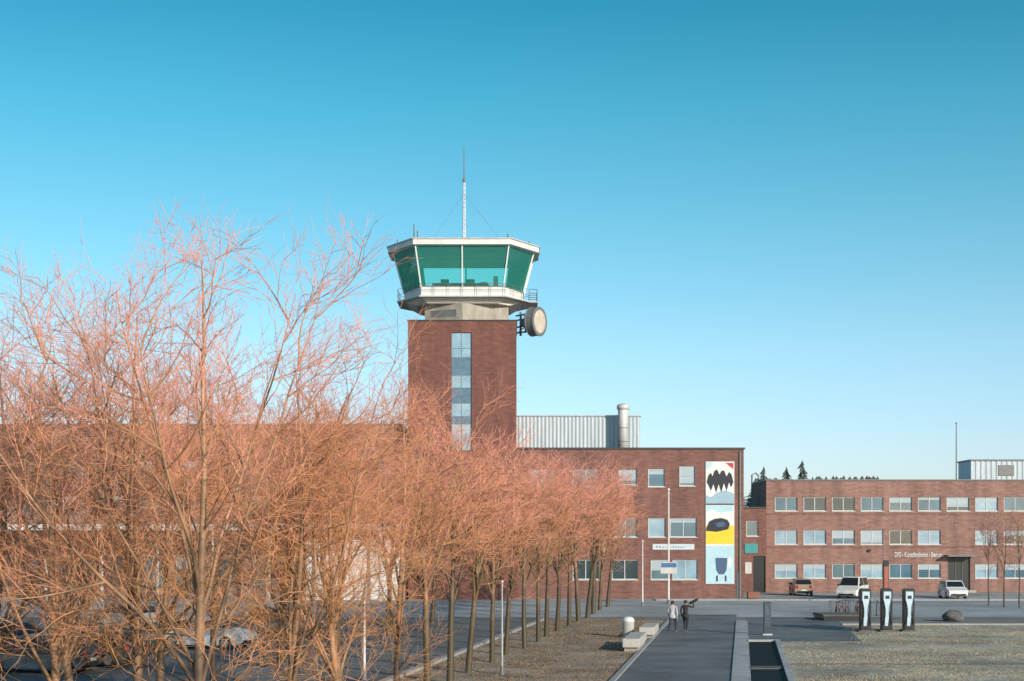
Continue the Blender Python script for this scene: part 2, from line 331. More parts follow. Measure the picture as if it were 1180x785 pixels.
def window(root, x0, x1, z0, z1, cols=2, pm='pane', y=0.10, fm='frame', blind=0.0, sill=True, t=0.07, transom=None):
    bm = NB()
    bx(bm, x0, x1, y, y+.08, z0, z0+t); bx(bm, x0, x1, y, y+.08, z1-t, z1)
    bx(bm, x0, x0+t, y, y+.08, z0+t, z1-t); bx(bm, x1-t, x1, y, y+.08, z0+t, z1-t)
    for i in range(1, cols):
        xm = x0+(x1-x0)*i/cols; bx(bm, xm-t*.5, xm+t*.5, y+.004, y+.084, z0+t, z1-t)
    if transom: bx(bm, x0+t, x1-t, y+.007, y+.087, transom-t*.5, transom+t*.5)
    f = obj('window', bm, M[fm], root)
    bm = NB(); bx(bm, x0+t*.5, x1-t*.5, y+.05, y+.06, z0+t*.5, z1-t*.5); obj('pane', bm, M[pm], f)
    if blind > 0:
        bm = NB(); bx(bm, x0+t, x1-t, y+.040, y+.048, z1-t-(z1-z0-2*t)*blind, z1-t); obj('blind', bm, M['pane_blind'], f)
    if sill:
        bm = NB(); bx(bm, x0-.05, x1+.05, -.06, y, z0-.07, z0-.002); obj('sill', bm, M['offwhite'], f)
    return f
def text(name, s, size, loc, parent, m, depth=.03, align='LEFT', bold=0.0):
    c = bpy.data.curves.new(name, 'FONT'); c.body = s; c.size = size; c.extrude = depth; c.align_x = align; c.offset = bold
    t = bpy.data.objects.new(name, c); COL.objects.link(t)
    bpy.context.view_layer.update()
    me = bpy.data.meshes.new_from_object(t.evaluated_get(bpy.context.evaluated_depsgraph_get()))
    bpy.data.objects.remove(t); me.materials.clear(); me.materials.append(m)
    o = bpy.data.objects.new(name, me); o.location = loc; o.rotation_euler = (R(90), 0, 0); link(o, parent)
    return o
rnd = random.Random(5)

# --- middle building
D = 122.0; sM = F/D
mb = empty('brick_building', (0, D, 0), 'flat roofed brick block with a tall painted mural on its right end, beside the tower', 'building')
lx = lambda px: (px-590)/sM
lz = lambda py: CH-(py-HZ)/sM
wins = [(610, 640, 541, 561, 2, 'pane_mid', .3), (660, 690, 541, 561, 2, 'pane_mid', 0), (713, 734, 541, 559, 1, 'pane_mid', .75), (747, 766, 540, 561, 1, 'pane_blue', .3), (783, 801, 537, 560, 1, 'pane_mid', .9),
        (610, 640, 597, 619, 2, 'pane', 0), (660, 690, 597, 619, 2, 'pane', 0), (707, 734, 597, 619, 2, 'pane_mid', 0), (747, 767, 597, 619, 1, 'pane_pale', 0), (772, 803, 597, 619, 2, 'pane_blue', .22),
        (660, 690, 645, 668, 2, 'pane', 0), (705, 735, 645, 668, 2, 'pane', 0), (750, 772, 645, 668, 1, 'pane_mid', .55), (775, 804, 645, 668, 2, 'pane_pale', 0)]
hs = [(lx(a), lx(b), lz(d), lz(c)) for a, b, c, d, *_ in wins]
zt = lz(518)
shell(mb, .35, lx(857), zt, 14, hs, M['brick'])
for h, wn in zip(hs, wins): window(mb, *h, cols=wn[4], pm=wn[5], blind=wn[6])
bm = NB(); bx(bm, .25, lx(857)+.1, -.10, .3, zt+.002, zt+.16); bx(bm, .25, .5, .3, 14.1, zt+.002, zt+.16); bx(bm, lx(857)-.2, lx(857)+.1, .3, 14.1, zt+.002, zt+.16)
obj('parapet_cap', bm, M['dark_trim'], mb)
box('downpipe', M['greymetal'], mb, lx(852), lx(853.5), -.12, -.01, 0.1, zt-.2)
sb = box('sign_board', mat('sign_pale', (.52, .60, .66), (.47, .55, .61), rough=.5), mb, lx(752), lx(800), -.05, -.004, lz(633.5), lz(627))
sm_ = mat('sign_mark', (.24, .31, .37), rough=.5)
x = lx(756)
while x < lx(788):
    l = rnd.choice((.08, .12, .16)); box('sign_mark', sm_, sb, x, x+l, -.058, -.052, lz(631.4), lz(631.4)+rnd.choice((.12, .17))); x += l+.10
# mural
mu = box('mural', M['white'], mb, lx(813), lx(846), -.09, -.004, lz(673), lz(532), bevel=.01)
flat = lambda c: mat('mural_paint', c, tuple(x*.88 for x in c), rough=.6)
pb, pr, py_, pc, pg, pn = flat((.015, .018, .03)), flat((.45, .05, .05)), flat((.75, .56, .03)), flat((.42, .62, .72)), flat((.30, .44, .55)), flat((.05, .10, .20))
def mfield(pts, m, lay):
    bm = NB(); ym = -.09-.004*lay
    vs = [bm.verts.new((lx(p[0]), ym, lz(p[1]))) for p in pts]; bm.faces.new(vs)
    o = obj('mural_field', bm, m, mu, recalc=False)
    for p in o.data.polygons:
        if p.normal.y > 0: p.flip()
mfield([(813.3, 580.3), (845.7, 580.3), (845.7, 569), (836, 565), (826, 568), (819, 573), (813.3, 571)], pg, 1)
mfield([(814, 556), (816, 548), (819, 545), (821, 549), (823, 543), (826, 541), (829, 547), (831, 543), (834, 542), (837, 549), (840, 544), (843, 547), (845, 556), (842, 562), (840, 556), (837, 566), (834, 557), (831, 568), (828, 558), (825, 568), (822, 558), (819, 566), (816, 559)], pb, 2)
mfield([(836, 533.5), (845, 533.5), (845, 541), (841, 538)], pr, 1)
mfield([(813.5, 533), (822, 533), (818, 539), (813.5, 541)], pc, 1)
mfield([(813.3, 580.4), (845.7, 580.4), (845.7, 582), (813.3, 582)], pb, 3)
mfield([(814, 582.5), (845, 582.5), (845, 589), (830, 591), (820, 587), (814, 590)], pc, 1)
mfield([(813.3, 627), (845.7, 627), (845.7, 606), (813.3, 606)], py_, 1)
mfield([(813.5, 609), (817, 601), (823, 598), (831, 597), (838, 599), (841, 604), (839, 610), (826, 613), (813.5, 612)], pb, 2)
mfield([(824, 603), (834, 601), (836, 606), (827, 608)], pn, 3)
mfield([(813.3, 629), (845.7, 629), (845.7, 672.7), (813.3, 672.7)], pc, 1)
mfield([(824, 643), (838, 643), (837, 657), (834, 662), (828, 662), (825, 657)], pn, 2)
mfield([(825, 664), (827, 662.5), (827, 670), (825, 670)], pb, 3); mfield([(835, 662.5), (837, 664), (837, 670), (835, 670)], pb, 3)
mfield([(840, 641), (844, 646), (841, 655), (838.5, 650)], flat((.75, .75, .72)), 2)
dr = box('door', M['frame_dark'], mb, lx(848.5), lx(851.5), -.03, .02, .1, 2.3)

# rooftop plant room
DP = 127.0; sP = F/DP
ph = empty('rooftop_plant_room', (PX(595, DP), DP, zt-.01), 'corrugated silver plant room on the roof right of the tower', 'plant room')
wd = (737-593)/sP; hh = PZ(480, DP)-zt+.01
bm = NB(); n = int(wd/.085); prev = None
for i in range(n+1):
    x = -0.1+wd*i/n; y = 0.0 if i % 4 in (0, 1) else 0.04
    a, b = bm.verts.new((x, y, 0)), bm.verts.new((x, y, hh))
    if prev: bm.faces.new((prev[0], a, b, prev[1]))
    prev = (a, b)
n2 = 50
for i in range(n2+1):
    y = .05+5*i/n2; x = -.1+wd+(0 if i % 4 in (0, 1) else -.035)
    a, b = bm.verts.new((x, y, 0)), bm.verts.new((x, y, hh)); bm.faces.new((prev[0], a, b, prev[1])); prev = (a, b)
poly(bm, [(-.1, 5.07, 0), (wd-.1, 5.07, 0), (wd-.1, 5.07, hh), (-.1, 5.07, hh)]); poly(bm, [(-.1, .07, 0), (-.1, 5.07, 0), (-.1, 5.07, hh), (-.1, .07, hh)])
obj('cladding', bm, M['corrug'], ph, recalc=False)
box('roof', M['steel'], ph, -.2, wd, -.08, 5.15, hh, hh+.12)
fl = empty('exhaust_stack', (PX(718, DP-1.2), DP-1.2, zt-.01), 'round whitish exhaust duct standing before the corrugated plant room', 'chimney')
hs_ = PZ(470, DP)-zt
bm = NB(); lathe(bm, [(.46, 0), (.46, hs_-.32), (.44, hs_-.28)], 24); obj('pipe', bm, M['duct'], fl, smooth=True)
bm = NB(); lathe(bm, [(.50, hs_-.27), (.57, hs_-.2), (.55, hs_+.08), (.40, hs_+.22), (.16, hs_+.28)], 24); obj('cowl', bm, M['duct'], fl, smooth=True)
for z in (.9, 2.1):
    bm = NB(); lathe(bm, [(.462, z), (.48, z+.02), (.48, z+.05), (.462, z+.07)], 24); obj('band', bm, M['greymetal'], fl)

# --- right building
D2 = 137.0; s2 = F/D2
rb = empty('long_brick_building', (PX(883, D2), D2, 0), 'long three storey brick building with rows of pale windows on the right', 'building')
rx = lambda px: (px-883)/s2
rz = lambda py: CH-(py-HZ)/s2
zt2 = rz(554); wins = []
xs_ = [893+33*k for k in range(13)]
for r_, (ya, yb) in enumerate(((573, 589), (611, 627.5), (650, 666.5))):
    for k, xp in enumerate(xs_):
        if r_ == 1 and k in (6,): continue
        if r_ == 2 and k == 6: continue
        wins.append((xp, xp+26, ya, yb))
hs = [(rx(a), rx(b), rz(d), rz(c)) for a, b, c, d in wins]
door_h = (rx(1092), rx(1118), .25, rz(642))
shell(rb, 0, rx(1330), zt2, 8, hs+[door_h], M['brick_light'])
for h in hs:
    window(rb, *h, cols=2, pm=rnd.choice(('pane', 'pane_mid', 'pane_blue', 'pane_blue', 'pane_pale', 'pane_pale')), blind=rnd.choice((0, 0, rnd.uniform(.15, .5), rnd.uniform(.15, .5), rnd.uniform(.4, .95))))
bm = NB(); bx(bm, -.08, rx(1330), -.12, .3, zt2+.002, zt2+.12); bx(bm, -.08, .2, .3, 8, zt2+.002, zt2+.12); obj('parapet_cap', bm, M['greymetal'], rb)
bm = NB()
for py in (592.5, 630.5): bx(bm, .02, rx(1330), -.025, -.004, rz(py)-.05, rz(py)+.05)
obj('string_course', bm, M['brick'], rb)
dr = box('door', M['black'], rb, door_h[0]+.02, door_h[1]-.02, .18, .24, .26, door_h[3]-.02)
bm = NB()
for i in range(4):
    xx = door_h[0]+.05+i*(door_h[1]-door_h[0]-.15)/3; bx(bm, xx, xx+.06, .12, .178, .27, door_h[3]-.03)
obj('door_frame', bm, M['frame_dark'], dr)
box('canopy', M['greymetal'], rb, door_h[0]-.3, door_h[1]+.3, -1.2, -.004, door_h[3]+.05, door_h[3]+.2)
box('step', M['concrete'], rb, door_h[0]-.3, door_h[1]+.3, -.9, -.004, .01, .24)
sg = text('sign_letters', 'DFS - Kunstfagskolen i B\u00e6rum', .66, (rx(1030.5), -.04, rz(641.8)), rb, M['white'], .02, bold=.003)
bpy.context.view_layer.update(); sg.scale = (rx(1085)-rx(1030.5))/max(sg.dimensions.x, .01), 1, 1
box('lamp', M['black'], rb, rx(1000), rx(1003), -.2, -.004, rz(636), rz(633))
bm = NB()
for y in (2.5, 5.0, 7.5): pipe(bm, [(-.9, y, 8.3), (-.9, y, 9.4)], .03)
pipe(bm, [(-.9, 2.5, 9.4), (-.9, 7.5, 9.4)], .035); pipe(bm, [(-.9, 2.5, 8.9), (-.9, 7.5, 8.9)], .03)
pipe(bm, [(-.5, 5, 8.3), (-.5, 5, zt2+.8), (-.1, 5, zt2+1.0), (.2, 5, zt2+.6)], .04); pipe(bm, [(-.5, 5.5, 8.3), (-.5, 5.5, zt2+.8), (-.1, 5.5, zt2+1.0), (.2, 5.5, zt2+.6)], .04)
for k in range(9): rod(bm, (-.5, 5, 8.5+k*.3), (-.5, 5.5, 8.5+k*.3), .02)
obj('fire_ladder', bm, M['greymetal'], rb)
D3 = 140.0; s3 = F/D3
rp = empty('rooftop_plant_room', (PX(1119, D3), D3, zt2-.01), 'grey metal clad plant room on the roof of the long building', 'plant room')
w3 = 90/s3; h3 = PZ(531, D3)-zt2
bm = NB(); prev = None; n = 60
for i in range(n+1):
    x = w3*i/n; y = 0 if i % 4 in (0, 1) else .05
    a, b = bm.verts.new((x, y, 0)), bm.verts.new((x, y, h3))
    if prev: bm.faces.new((prev[0], a, b, prev[1]))
    prev = (a, b)
poly(bm, [(0, 0, 0), (0, 4, 0), (0, 4, h3), (0, 0, h3)]); poly(bm, [(w3, 0, 0), (w3, 4, 0), (w3, 4, h3), (w3, 0, h3)]); poly(bm, [(0, 4, 0), (w3, 4, 0), (w3, 4, h3), (0, 4, h3)])
obj('cladding', bm, M['corrug'], rp, recalc=False)
box('roof', M['greymetal'], rp, -.1, w3+.1, -.1, 4.1, h3, h3+.14)
box('louvre', M['greymetal'], rp, w3*.35, w3*.55, -.06, -.002, h3*.3, h3*.8)
def pole(name, x, y, z0, h, r, m, label, cat, base=True, ball=True):
    t = empty(name, (x, y, z0), label, cat)
    bm = NB(); rod(bm, (0, 0, 0), (0, 0, h), r, r*.6, 12); obj('shaft', bm, m, t)
    if ball: bm = NB(); lathe(bm, [(r*.3, h), (r*1.3, h+r), (r*1.2, h+2*r), (r*.3, h+2.6*r)], 12); obj('finial', bm, m, t)
    if base: bm = NB(); lathe(bm, [(r*2.2, 0), (r*2.2, .06), (r*1.4, .1), (r*1.3, .3), (r*1.05, .34)], 12); obj('base', bm, M['greymetal'], t)
    return t
pole('flagpole', PX(1102, 139), 139, zt2-.3, PZ(489, 139)-zt2+.3, .07, M['greymetal'], 'bare flagpole rising from the roof of the long building', 'flagpole')

# --- link between the two
lk = empty('link_building', (PX(857, 136.2), 136.2, 0), 'low brick link with a dark passage and teal sign between the two brick buildings', 'building')
sK = F/136.2; kx = lambda px: (px-857)/sK; kz = lambda py: CH-(py-HZ)/sK
ztk = kz(586)
opn = (kx(868), kx(882), .02, kz(641))
wk = (kx(860), kx(874), kz(618), kz(600))
shell(lk, kx(838), kx(882.9), ztk, 8, [opn, wk], M['brick'])
window(lk, *wk, cols=1, pm='pane_mid')
box('passage', M['black'], lk, opn[0]+.01, opn[1]-.01, .16, .19, .03, opn[3]-.01)  # black sheet across the opening, painting the unlit depth behind it
box('parapet_cap', M['dark_trim'], lk, kx(838), kx(882.5), -.08, .28, ztk+.003, ztk+.15)
box('sign_board', mat('teal_sign', (.05, .30, .33), rough=.4), lk, kx(858), kx(873), -.08, -.004, kz(637.5), kz(626.5))
box('notice_board', M['offwhite'], lk, kx(858.5), kx(866), -.06, -.004, kz(661), kz(648))

# --- left building (seen through the trees)
D4 = 122.3; s4 = F/D4
lb = empty('brick_terminal_building', (PX(469, D4)-.25, D4, 0), 'long brick terminal building seen through the bare trees left of the tower', 'building')
W4 = 44.0; zt4 = 5+133/s4
hs = []
for zc in (8.2, 11.2):
    for k in range(13): hs.append((-W4+1.2+k*3.3, -W4+3.4+k*3.3, zc-.7, zc+.7))
for k in range(12): hs.append((-W4+1.2+k*3.3, -W4+3.7+k*3.3, 1.0, 3.6))
shell(lb, -W4, 0, zt4, 14, hs, M['brick_hazed'])
for h in hs: window(lb, *h, cols=2, pm=rnd.choice(('pane', 'pane_mid', 'pane')), blind=rnd.choice((0, 0, 0, .4)), fm='frame_dark', sill=False)
box('parapet_cap', M['brick_hazed'], lb, -W4, 0, -.1, .3, zt4+.002, zt4+.12)
bm = NB(); bx(bm, -W4, .4, -5.2, -.004, 5.85, 6.35); obj('canopy', bm, M['white'], lb)
for k in range(10):
    bm = NB(); rod(bm, (-W4+1+k*4.6, -4.8, 0), (-W4+1+k*4.6, -4.8, 5.848), .13, .13, 10); obj('column', bm, M['offwhite'], lb)
bm = NB(); bx(bm, -8, .2, -3.2, -.005, .02, 5.2); obj('white_porch', bm, M['white'], lb)

# ------------------------------------------------------------ control tower
TD = 125.0; TX = PX(533, 121)
tw = empty('control_tower', (TX, TD, 0), 'brick air traffic control tower with a glazed cab, mast and round dish', 'tower')
sf = F/(TD-4.6); sx = 4.59
tz = lambda py: CH-(py-HZ)/sf
zs = tz(370)
strip_h = (-.92, .80, tz(520), tz(383))
bm = NB(); wall_holes(bm, -sx, sx, 0, zs, -4.6, [strip_h], .25)
poly(bm, [(-sx, -4.6, 0), (-sx, -4.6, zs), (-sx, 4.6, zs), (-sx, 4.6, 0)]); poly(bm, [(sx, -4.6, 0), (sx, 4.6, 0), (sx, 4.6, zs), (sx, -4.6, zs)]); poly(bm, [(-sx, 4.6, 0), (-sx, 4.6, zs), (sx, 4.6, zs), (sx, 4.6, 0)])
obj('shaft', bm, M['brick_tower'], tw, recalc=False)
box('shaft_cap', M['dark_trim'], tw, -sx-.06, sx+.06, -4.68, 4.66, zs+.002, zs+.10)
seg = [(383, 412, 'w', .0), (412.2, 432, 's', 0), (432.2, 447, 'w', 0), (447.2, 464, 's', 0), (464.2, 480, 'w', 0), (480.2, 488, 's', 0), (488.2, 519, 'w', .4)]
for a, b, k, bl in seg:
    if k == 'w':
        f = window(tw, strip_h[0]+.01, strip_h[1]-.01, tz(b), tz(a), cols=2, pm='pane_pale', fm='frame_blue', t=.05, y=-4.48, sill=False, blind=bl, transom=tz(a)-(tz(a)-tz(b))*.62 if b-a > 20 else None)
    else:
        box('spandrel_panel', M['spandrel'], tw, strip_h[0]+.01, strip_h[1]-.01, -4.46, -4.40, tz(b), tz(a))
def octo(a, b, cx, cy):
    return [(-a, -b), (a, -b), (cx, -cy), (cx, cy), (a, b), (-a, b), (-cx, cy), (-cx, -cy)]
sc = F/(TD-5.2); cz = lambda py: CH-(py-HZ)/sc
zn = 25.2
nk = [(-3.3, -2.6), (0, -3.9), (3.9, -2.3), (3.9, 2.6), (0, 3.9), (-3.3, 2.6)]
bm = NB(); prism(bm, nk, zs+.10, zn); obj('neck', bm, M['concrete'], tw)
def nkp(t, o=0.0):
    p = Vector((-3.3, -2.6)).lerp(Vector((0, -3.9)), t); nrm = Vector((-1.3, -3.3)).normalized(); return p+nrm*o
bm = NB(); a, b = nkp(.12, .03), nkp(.88, .03); a0, b0_ = nkp(.12, .004), nkp(.88, .004)
prism(bm, [a0, b0_, b, a], zs+.45, zn-.40); nw = obj('window', bm, M['concrete'], tw)
bm = NB(); a, b = nkp(.16, .045), nkp(.84, .045); a0, b0_ = nkp(.16, .032), nkp(.84, .032)
prism(bm, [a0, b0_, b, a], zs+.53, zn-.48); obj('pane', bm, M['pane_grey'], nw)
zg = 25.75
bm = NB(); prism(bm, octo(3.0, 3.7, 4.0, 2.6), zn+.002, zg-.11, octo(3.4, 4.2, 5.0, 1.6)); obj('soffit', bm, mat('soffit_paint', (.66, .62, .56), (.56, .53, .48), rough=.7), tw)
bm = NB(); prism(bm, octo(3.65, 4.6, 5.75, 1.7), zg-.108, zg); obj('gallery_floor', bm, M['offwhite'], tw)
zw = cz(328.5)
bm = NB(); prism(bm, octo(3.5, 4.3, 5.15, 1.36), zg+.002, zw); obj('cab_parapet', bm, M['white'], tw)
bt = octo(3.5, 4.3, 5.2, 1.38); zr = cz(281.8); tp = octo(3.95, 5.0, 6.1, 1.55)
bm = NB()
A = [bm.verts.new((p[0]*.985, p[1]*.985, zw+.02)) for p in bt]; B = [bm.verts.new((p[0]*.985, p[1]*.985, zr)) for p in tp]
for i in range(8): bm.faces.new((A[i], A[(i+1) % 8], B[(i+1) % 8], B[i]))
pane = obj('cab_glazing', bm, M['cabglass'], tw)
for i in range(8):
    bm = NB(); rod(bm, (*bt[i], zw), (*tp[i], zr), .08, .08, 4); obj('mullion', bm, M['white'], tw)
for (a, b) in ((0, 1), (4, 5)):
    bm = NB(); rod(bm, ((bt[a][0]+bt[b][0])/2, bt[a][1], zw), ((tp[a][0]+tp[b][0])/2, tp[a][1], zr), .08, .08, 4); obj('mullion', bm, M['white'], tw)
bm = NB()
for i in range(8): rod(bm, (*bt[i], zw+.05), (*bt[(i+1) % 8], zw+.05), .06, .06, 4)
obj('sill_rail', bm, M['greymetal'], tw)
bm = NB(); prism(bm, octo(3.4, 4.2, 5.0, 1.3), zw+.003, zw+.06); obj('cab_floor', bm, M['white'], tw)
bm = NB()
bx(bm, -2.6, 2.2, -3.4, -2.7, zw+.061, zw+.5); bx(bm, -1.9, -1.2, -3.2, -2.9, zw+.5, zw+.85); bx(bm, .2, 1.0, -3.2, -2.9, zw+.5, zw+.85); bx(bm, -4.3, -3.4, -1, 1, zw+.061, zw+.6)
bx(bm, 1.4, 2.0, .6, 1.4, zw+.061, zw+1.3); bx(bm, -.6, -.2, .5, .9, zw+.061, zw+1.2); bx(bm, 2.6, 3.0, -2.5, -2.1, zw+.061, zw+1.25)
obj('console', bm, M['frame_dark'], tw)
bm = NB(); prism(bm, octo(3.85, 4.85, 5.9, 1.5), zr-.06, zr-.002, octo(3.9, 4.95, 6.02, 1.53)); obj('ceiling', bm, mat('cab_ceiling', (.86, .89, .87), (.62, .70, .67), scale=.6), tw)
zR = cz(275.6)
bm = NB(); prism(bm, octo(4.12, 5.3, 6.55, 1.75), zr+.003, zR); obj('roof', bm, M['white'], tw)
bm = NB(); prism(bm, octo(4.2, 5.4, 6.64, 1.8), zR+.002, zR+.08); obj('roof_edge', bm, M['offwhite'], tw)
rail = octo(3.6, 4.55, 5.7, 1.66); bm = NB()
for i in range(8):
    p, q = Vector((*rail[i], 0)), Vector((*rail[(i+1) % 8], 0)); L_ = (q-p).length; n = max(1, round(L_/1.3))
    for hgt in (.5, 1.02): rod(bm, p+Vector((0, 0, zg+hgt)), q+Vector((0, 0, zg+hgt)), .017, .017, 5)
    for k in range(n):
        c = p.lerp(q, k/n); rod(bm, (c.x, c.y, zg), (c.x, c.y, zg+1.02), .02, .02, 5)
for y in (-1.5, -.5, .5, 1.5): rod(bm, (6.4, y, zg-.1), (6.4, y, zg+1.05), .03, .03, 5)
for hgt in (.35, .7, 1.05): pipe(bm, [(5.7, -1.5, zg+hgt), (6.4, -1.5, zg+hgt), (6.4, 1.5, zg+hgt), (5.7, 1.5, zg+hgt)], .028)
obj('railing', bm, M['greymetal'], tw)
box('gallery_bay', M['offwhite'], tw, 5.7, 6.45, -1.55, 1.55, zg-.10, zg-.02)
mt = cz(150); zl = cz(193)
bm = NB(); z = zR+.1; r = .15
for k in range(3):
    a = 2*PI*k/3+.3; rod(bm, (r*math.cos(a), r*math.sin(a)-.2, z), (.6*r*math.cos(a), .6*r*math.sin(a)-.2, zl), .045, .035, 6)
n = 16
for k in range(n):
    for j in range(3):
        a = 2*PI*j/3+.3; b = 2*PI*(j+1)/3+.3; z1_ = z+(zl-z)*k/n; z2_ = z+(zl-z)*(k+1)/n; f1 = 1-.4*k/n; f2 = 1-.4*(k+1)/n
        rod(bm, (r*f1*math.cos(a), r*f1*math.sin(a)-.2, z1_), (r*f2*math.cos(b), r*f2*math.sin(b)-.2, z2_), .02, .02, 4)
ma = obj('mast', bm, M['pole_white'], tw)
bm = NB(); rod(bm, (0, -.2, zl-.2), (0, -.2, mt), .055, .03, 6); obj('whip', bm, M['greymetal'], ma)
bm = NB(); lathe(bm, [(.06, zl), (.14, zl+.05), (.14, zl+.3), (.05, zl+.36)], 10, Matrix.Translation((0, -.2, 0))); obj('beacon', bm, M['greymetal'], ma)
for (gx, gy) in ((-2.7, -3.5), (3.4, -3.0), (0.3, 4.2)):
    bm = NB(); rod(bm, (0, -.2, cz(206)), (gx, gy, zR+.1), .013, .013, 4); obj('guy_wire', bm, M['greymetal'], tw)
for (ax_, ay, h_) in ((-4.1, -4.4, 1.35), (-3.8, -4.4, .8), (-5.8, -.8, .8), (3.85, -4.6, .5), (5.7, .5, .9), (2.6, 2, .6)):
    bm = NB(); rod(bm, (ax_, ay, zR+.1), (ax_, ay, zR+.1+h_), .07, .045, 6); lathe(bm, [(.12, zR+.1), (.12, zR+.26), (.07, zR+.3)], 8, Matrix.Translation((ax_, ay, 0))); obj('roof_antenna', bm, M['greymetal'], tw)
# dish
dz = cz(367); dc = Vector((6.4, -3.4, dz)); dn = Vector((.86, -.51, -.02)).normalized()
mtx = Matrix.Translation(dc) @ dn.to_track_quat('Z', 'Y').to_matrix().to_4x4()
bm = NB(); lathe(bm, [(.5, -1.05), (.95, -.85), (1.20, -.62), (1.25, -.60), (1.25, -.52), (1.21, -.50), (1.21, .1), (1.26, .12), (1.26, .21), (1.17, .22)], 32, mtx); ds = obj('dish_drum', bm, M['greymetal'], tw)
bm = NB(); lathe(bm, [(1.165, .10), (1.165, .19), (.95, .225), (.6, .265), (.3, .29), (.08, .30)], 32, mtx); obj('dish_radome', bm, mat('radome', (.60, .53, .45), (.47, .41, .345), scale=1.6), ds, smooth=True)
bm = NB()
rod(bm, (4.95, -2.6, dz-1.1), (4.95, -2.6, dz+.95), .10, .10, 8); rod(bm, (5.35, -2.9, dz-.9), (5.35, -2.9, dz+.8), .06, .06, 8)
for z in (dz-.8, dz-.3, dz+.3, dz+.7): pipe(bm, [(4.55, -2.0, z), (4.95, -2.6, z), (5.35, -2.9, z), (5.9, -3.0, z*.5+dz*.5)], .07)
rod(bm, (4.7, -3.4, dz-.9), (5.9, -3.0, dz), .05, .05, 6); rod(bm, (4.95, -2.6, dz), (6.0, -3.0, dz), .12, .12, 8)
bx(bm, 4.85, 5.2, -3.1, -2.75, dz-.25, dz+.3)
obj('dish_bracket', bm, M['greymetal'], tw)

# ------------------------------------------------------------ trees
def tube(V, Fc, pts, r0, r1, n=3):
    d = (pts[-1]-pts[0]); u = d.orthogonal().normalized(); w_ = d.normalized().cross(u); base = len(V); k = len(pts)
    cs = [(math.cos(2*PI*i/n), math.sin(2*PI*i/n)) for i in range(n)]
    for j, p in enumerate(pts):
        r = r0+(r1-r0)*j/(k-1)
        for c, s in cs: V.append((p.x+(u.x*c+w_.x*s)*r, p.y+(u.y*c+w_.y*s)*r, p.z+(u.z*c+w_.z*s)*r))
    for j in range(k-1):
        for i in range(n):
            a = base+j*n+i; b = base+j*n+(i+1) % n; Fc.append((a, b, b+n, a+n))
def grow(rg, p, d, L, seg, wob, up):
    pts = [p.copy()]; d = d.normalized(); st = L/seg
    for i in range(seg):
        d = (d+Vector((rg.gauss(0, wob), rg.gauss(0, wob), rg.gauss(0, wob)+up))).normalized()
        p = p+d*st; pts.append(p.copy())
    return pts
def interp(pts, t):
    f = t*(len(pts)-1); i = min(int(f), len(pts)-2); return pts[i].lerp(pts[i+1], f-i), (pts[i+1]-pts[i]).normalized()
def side(rg, d, ang):
    o = d.orthogonal().normalized(); o = Matrix.Rotation(rg.uniform(0, 2*PI), 3, d) @ o
    return d*math.cos(ang)+o*math.sin(ang)
def meshobj(name, V, Fc, m, k):
    me = bpy.data.meshes.new(name); me.from_pydata([(a*k, b*k, c*k) for a, b, c in V], [], Fc); me.materials.append(m)
    for p in me.polygons: p.use_smooth = True
    return me
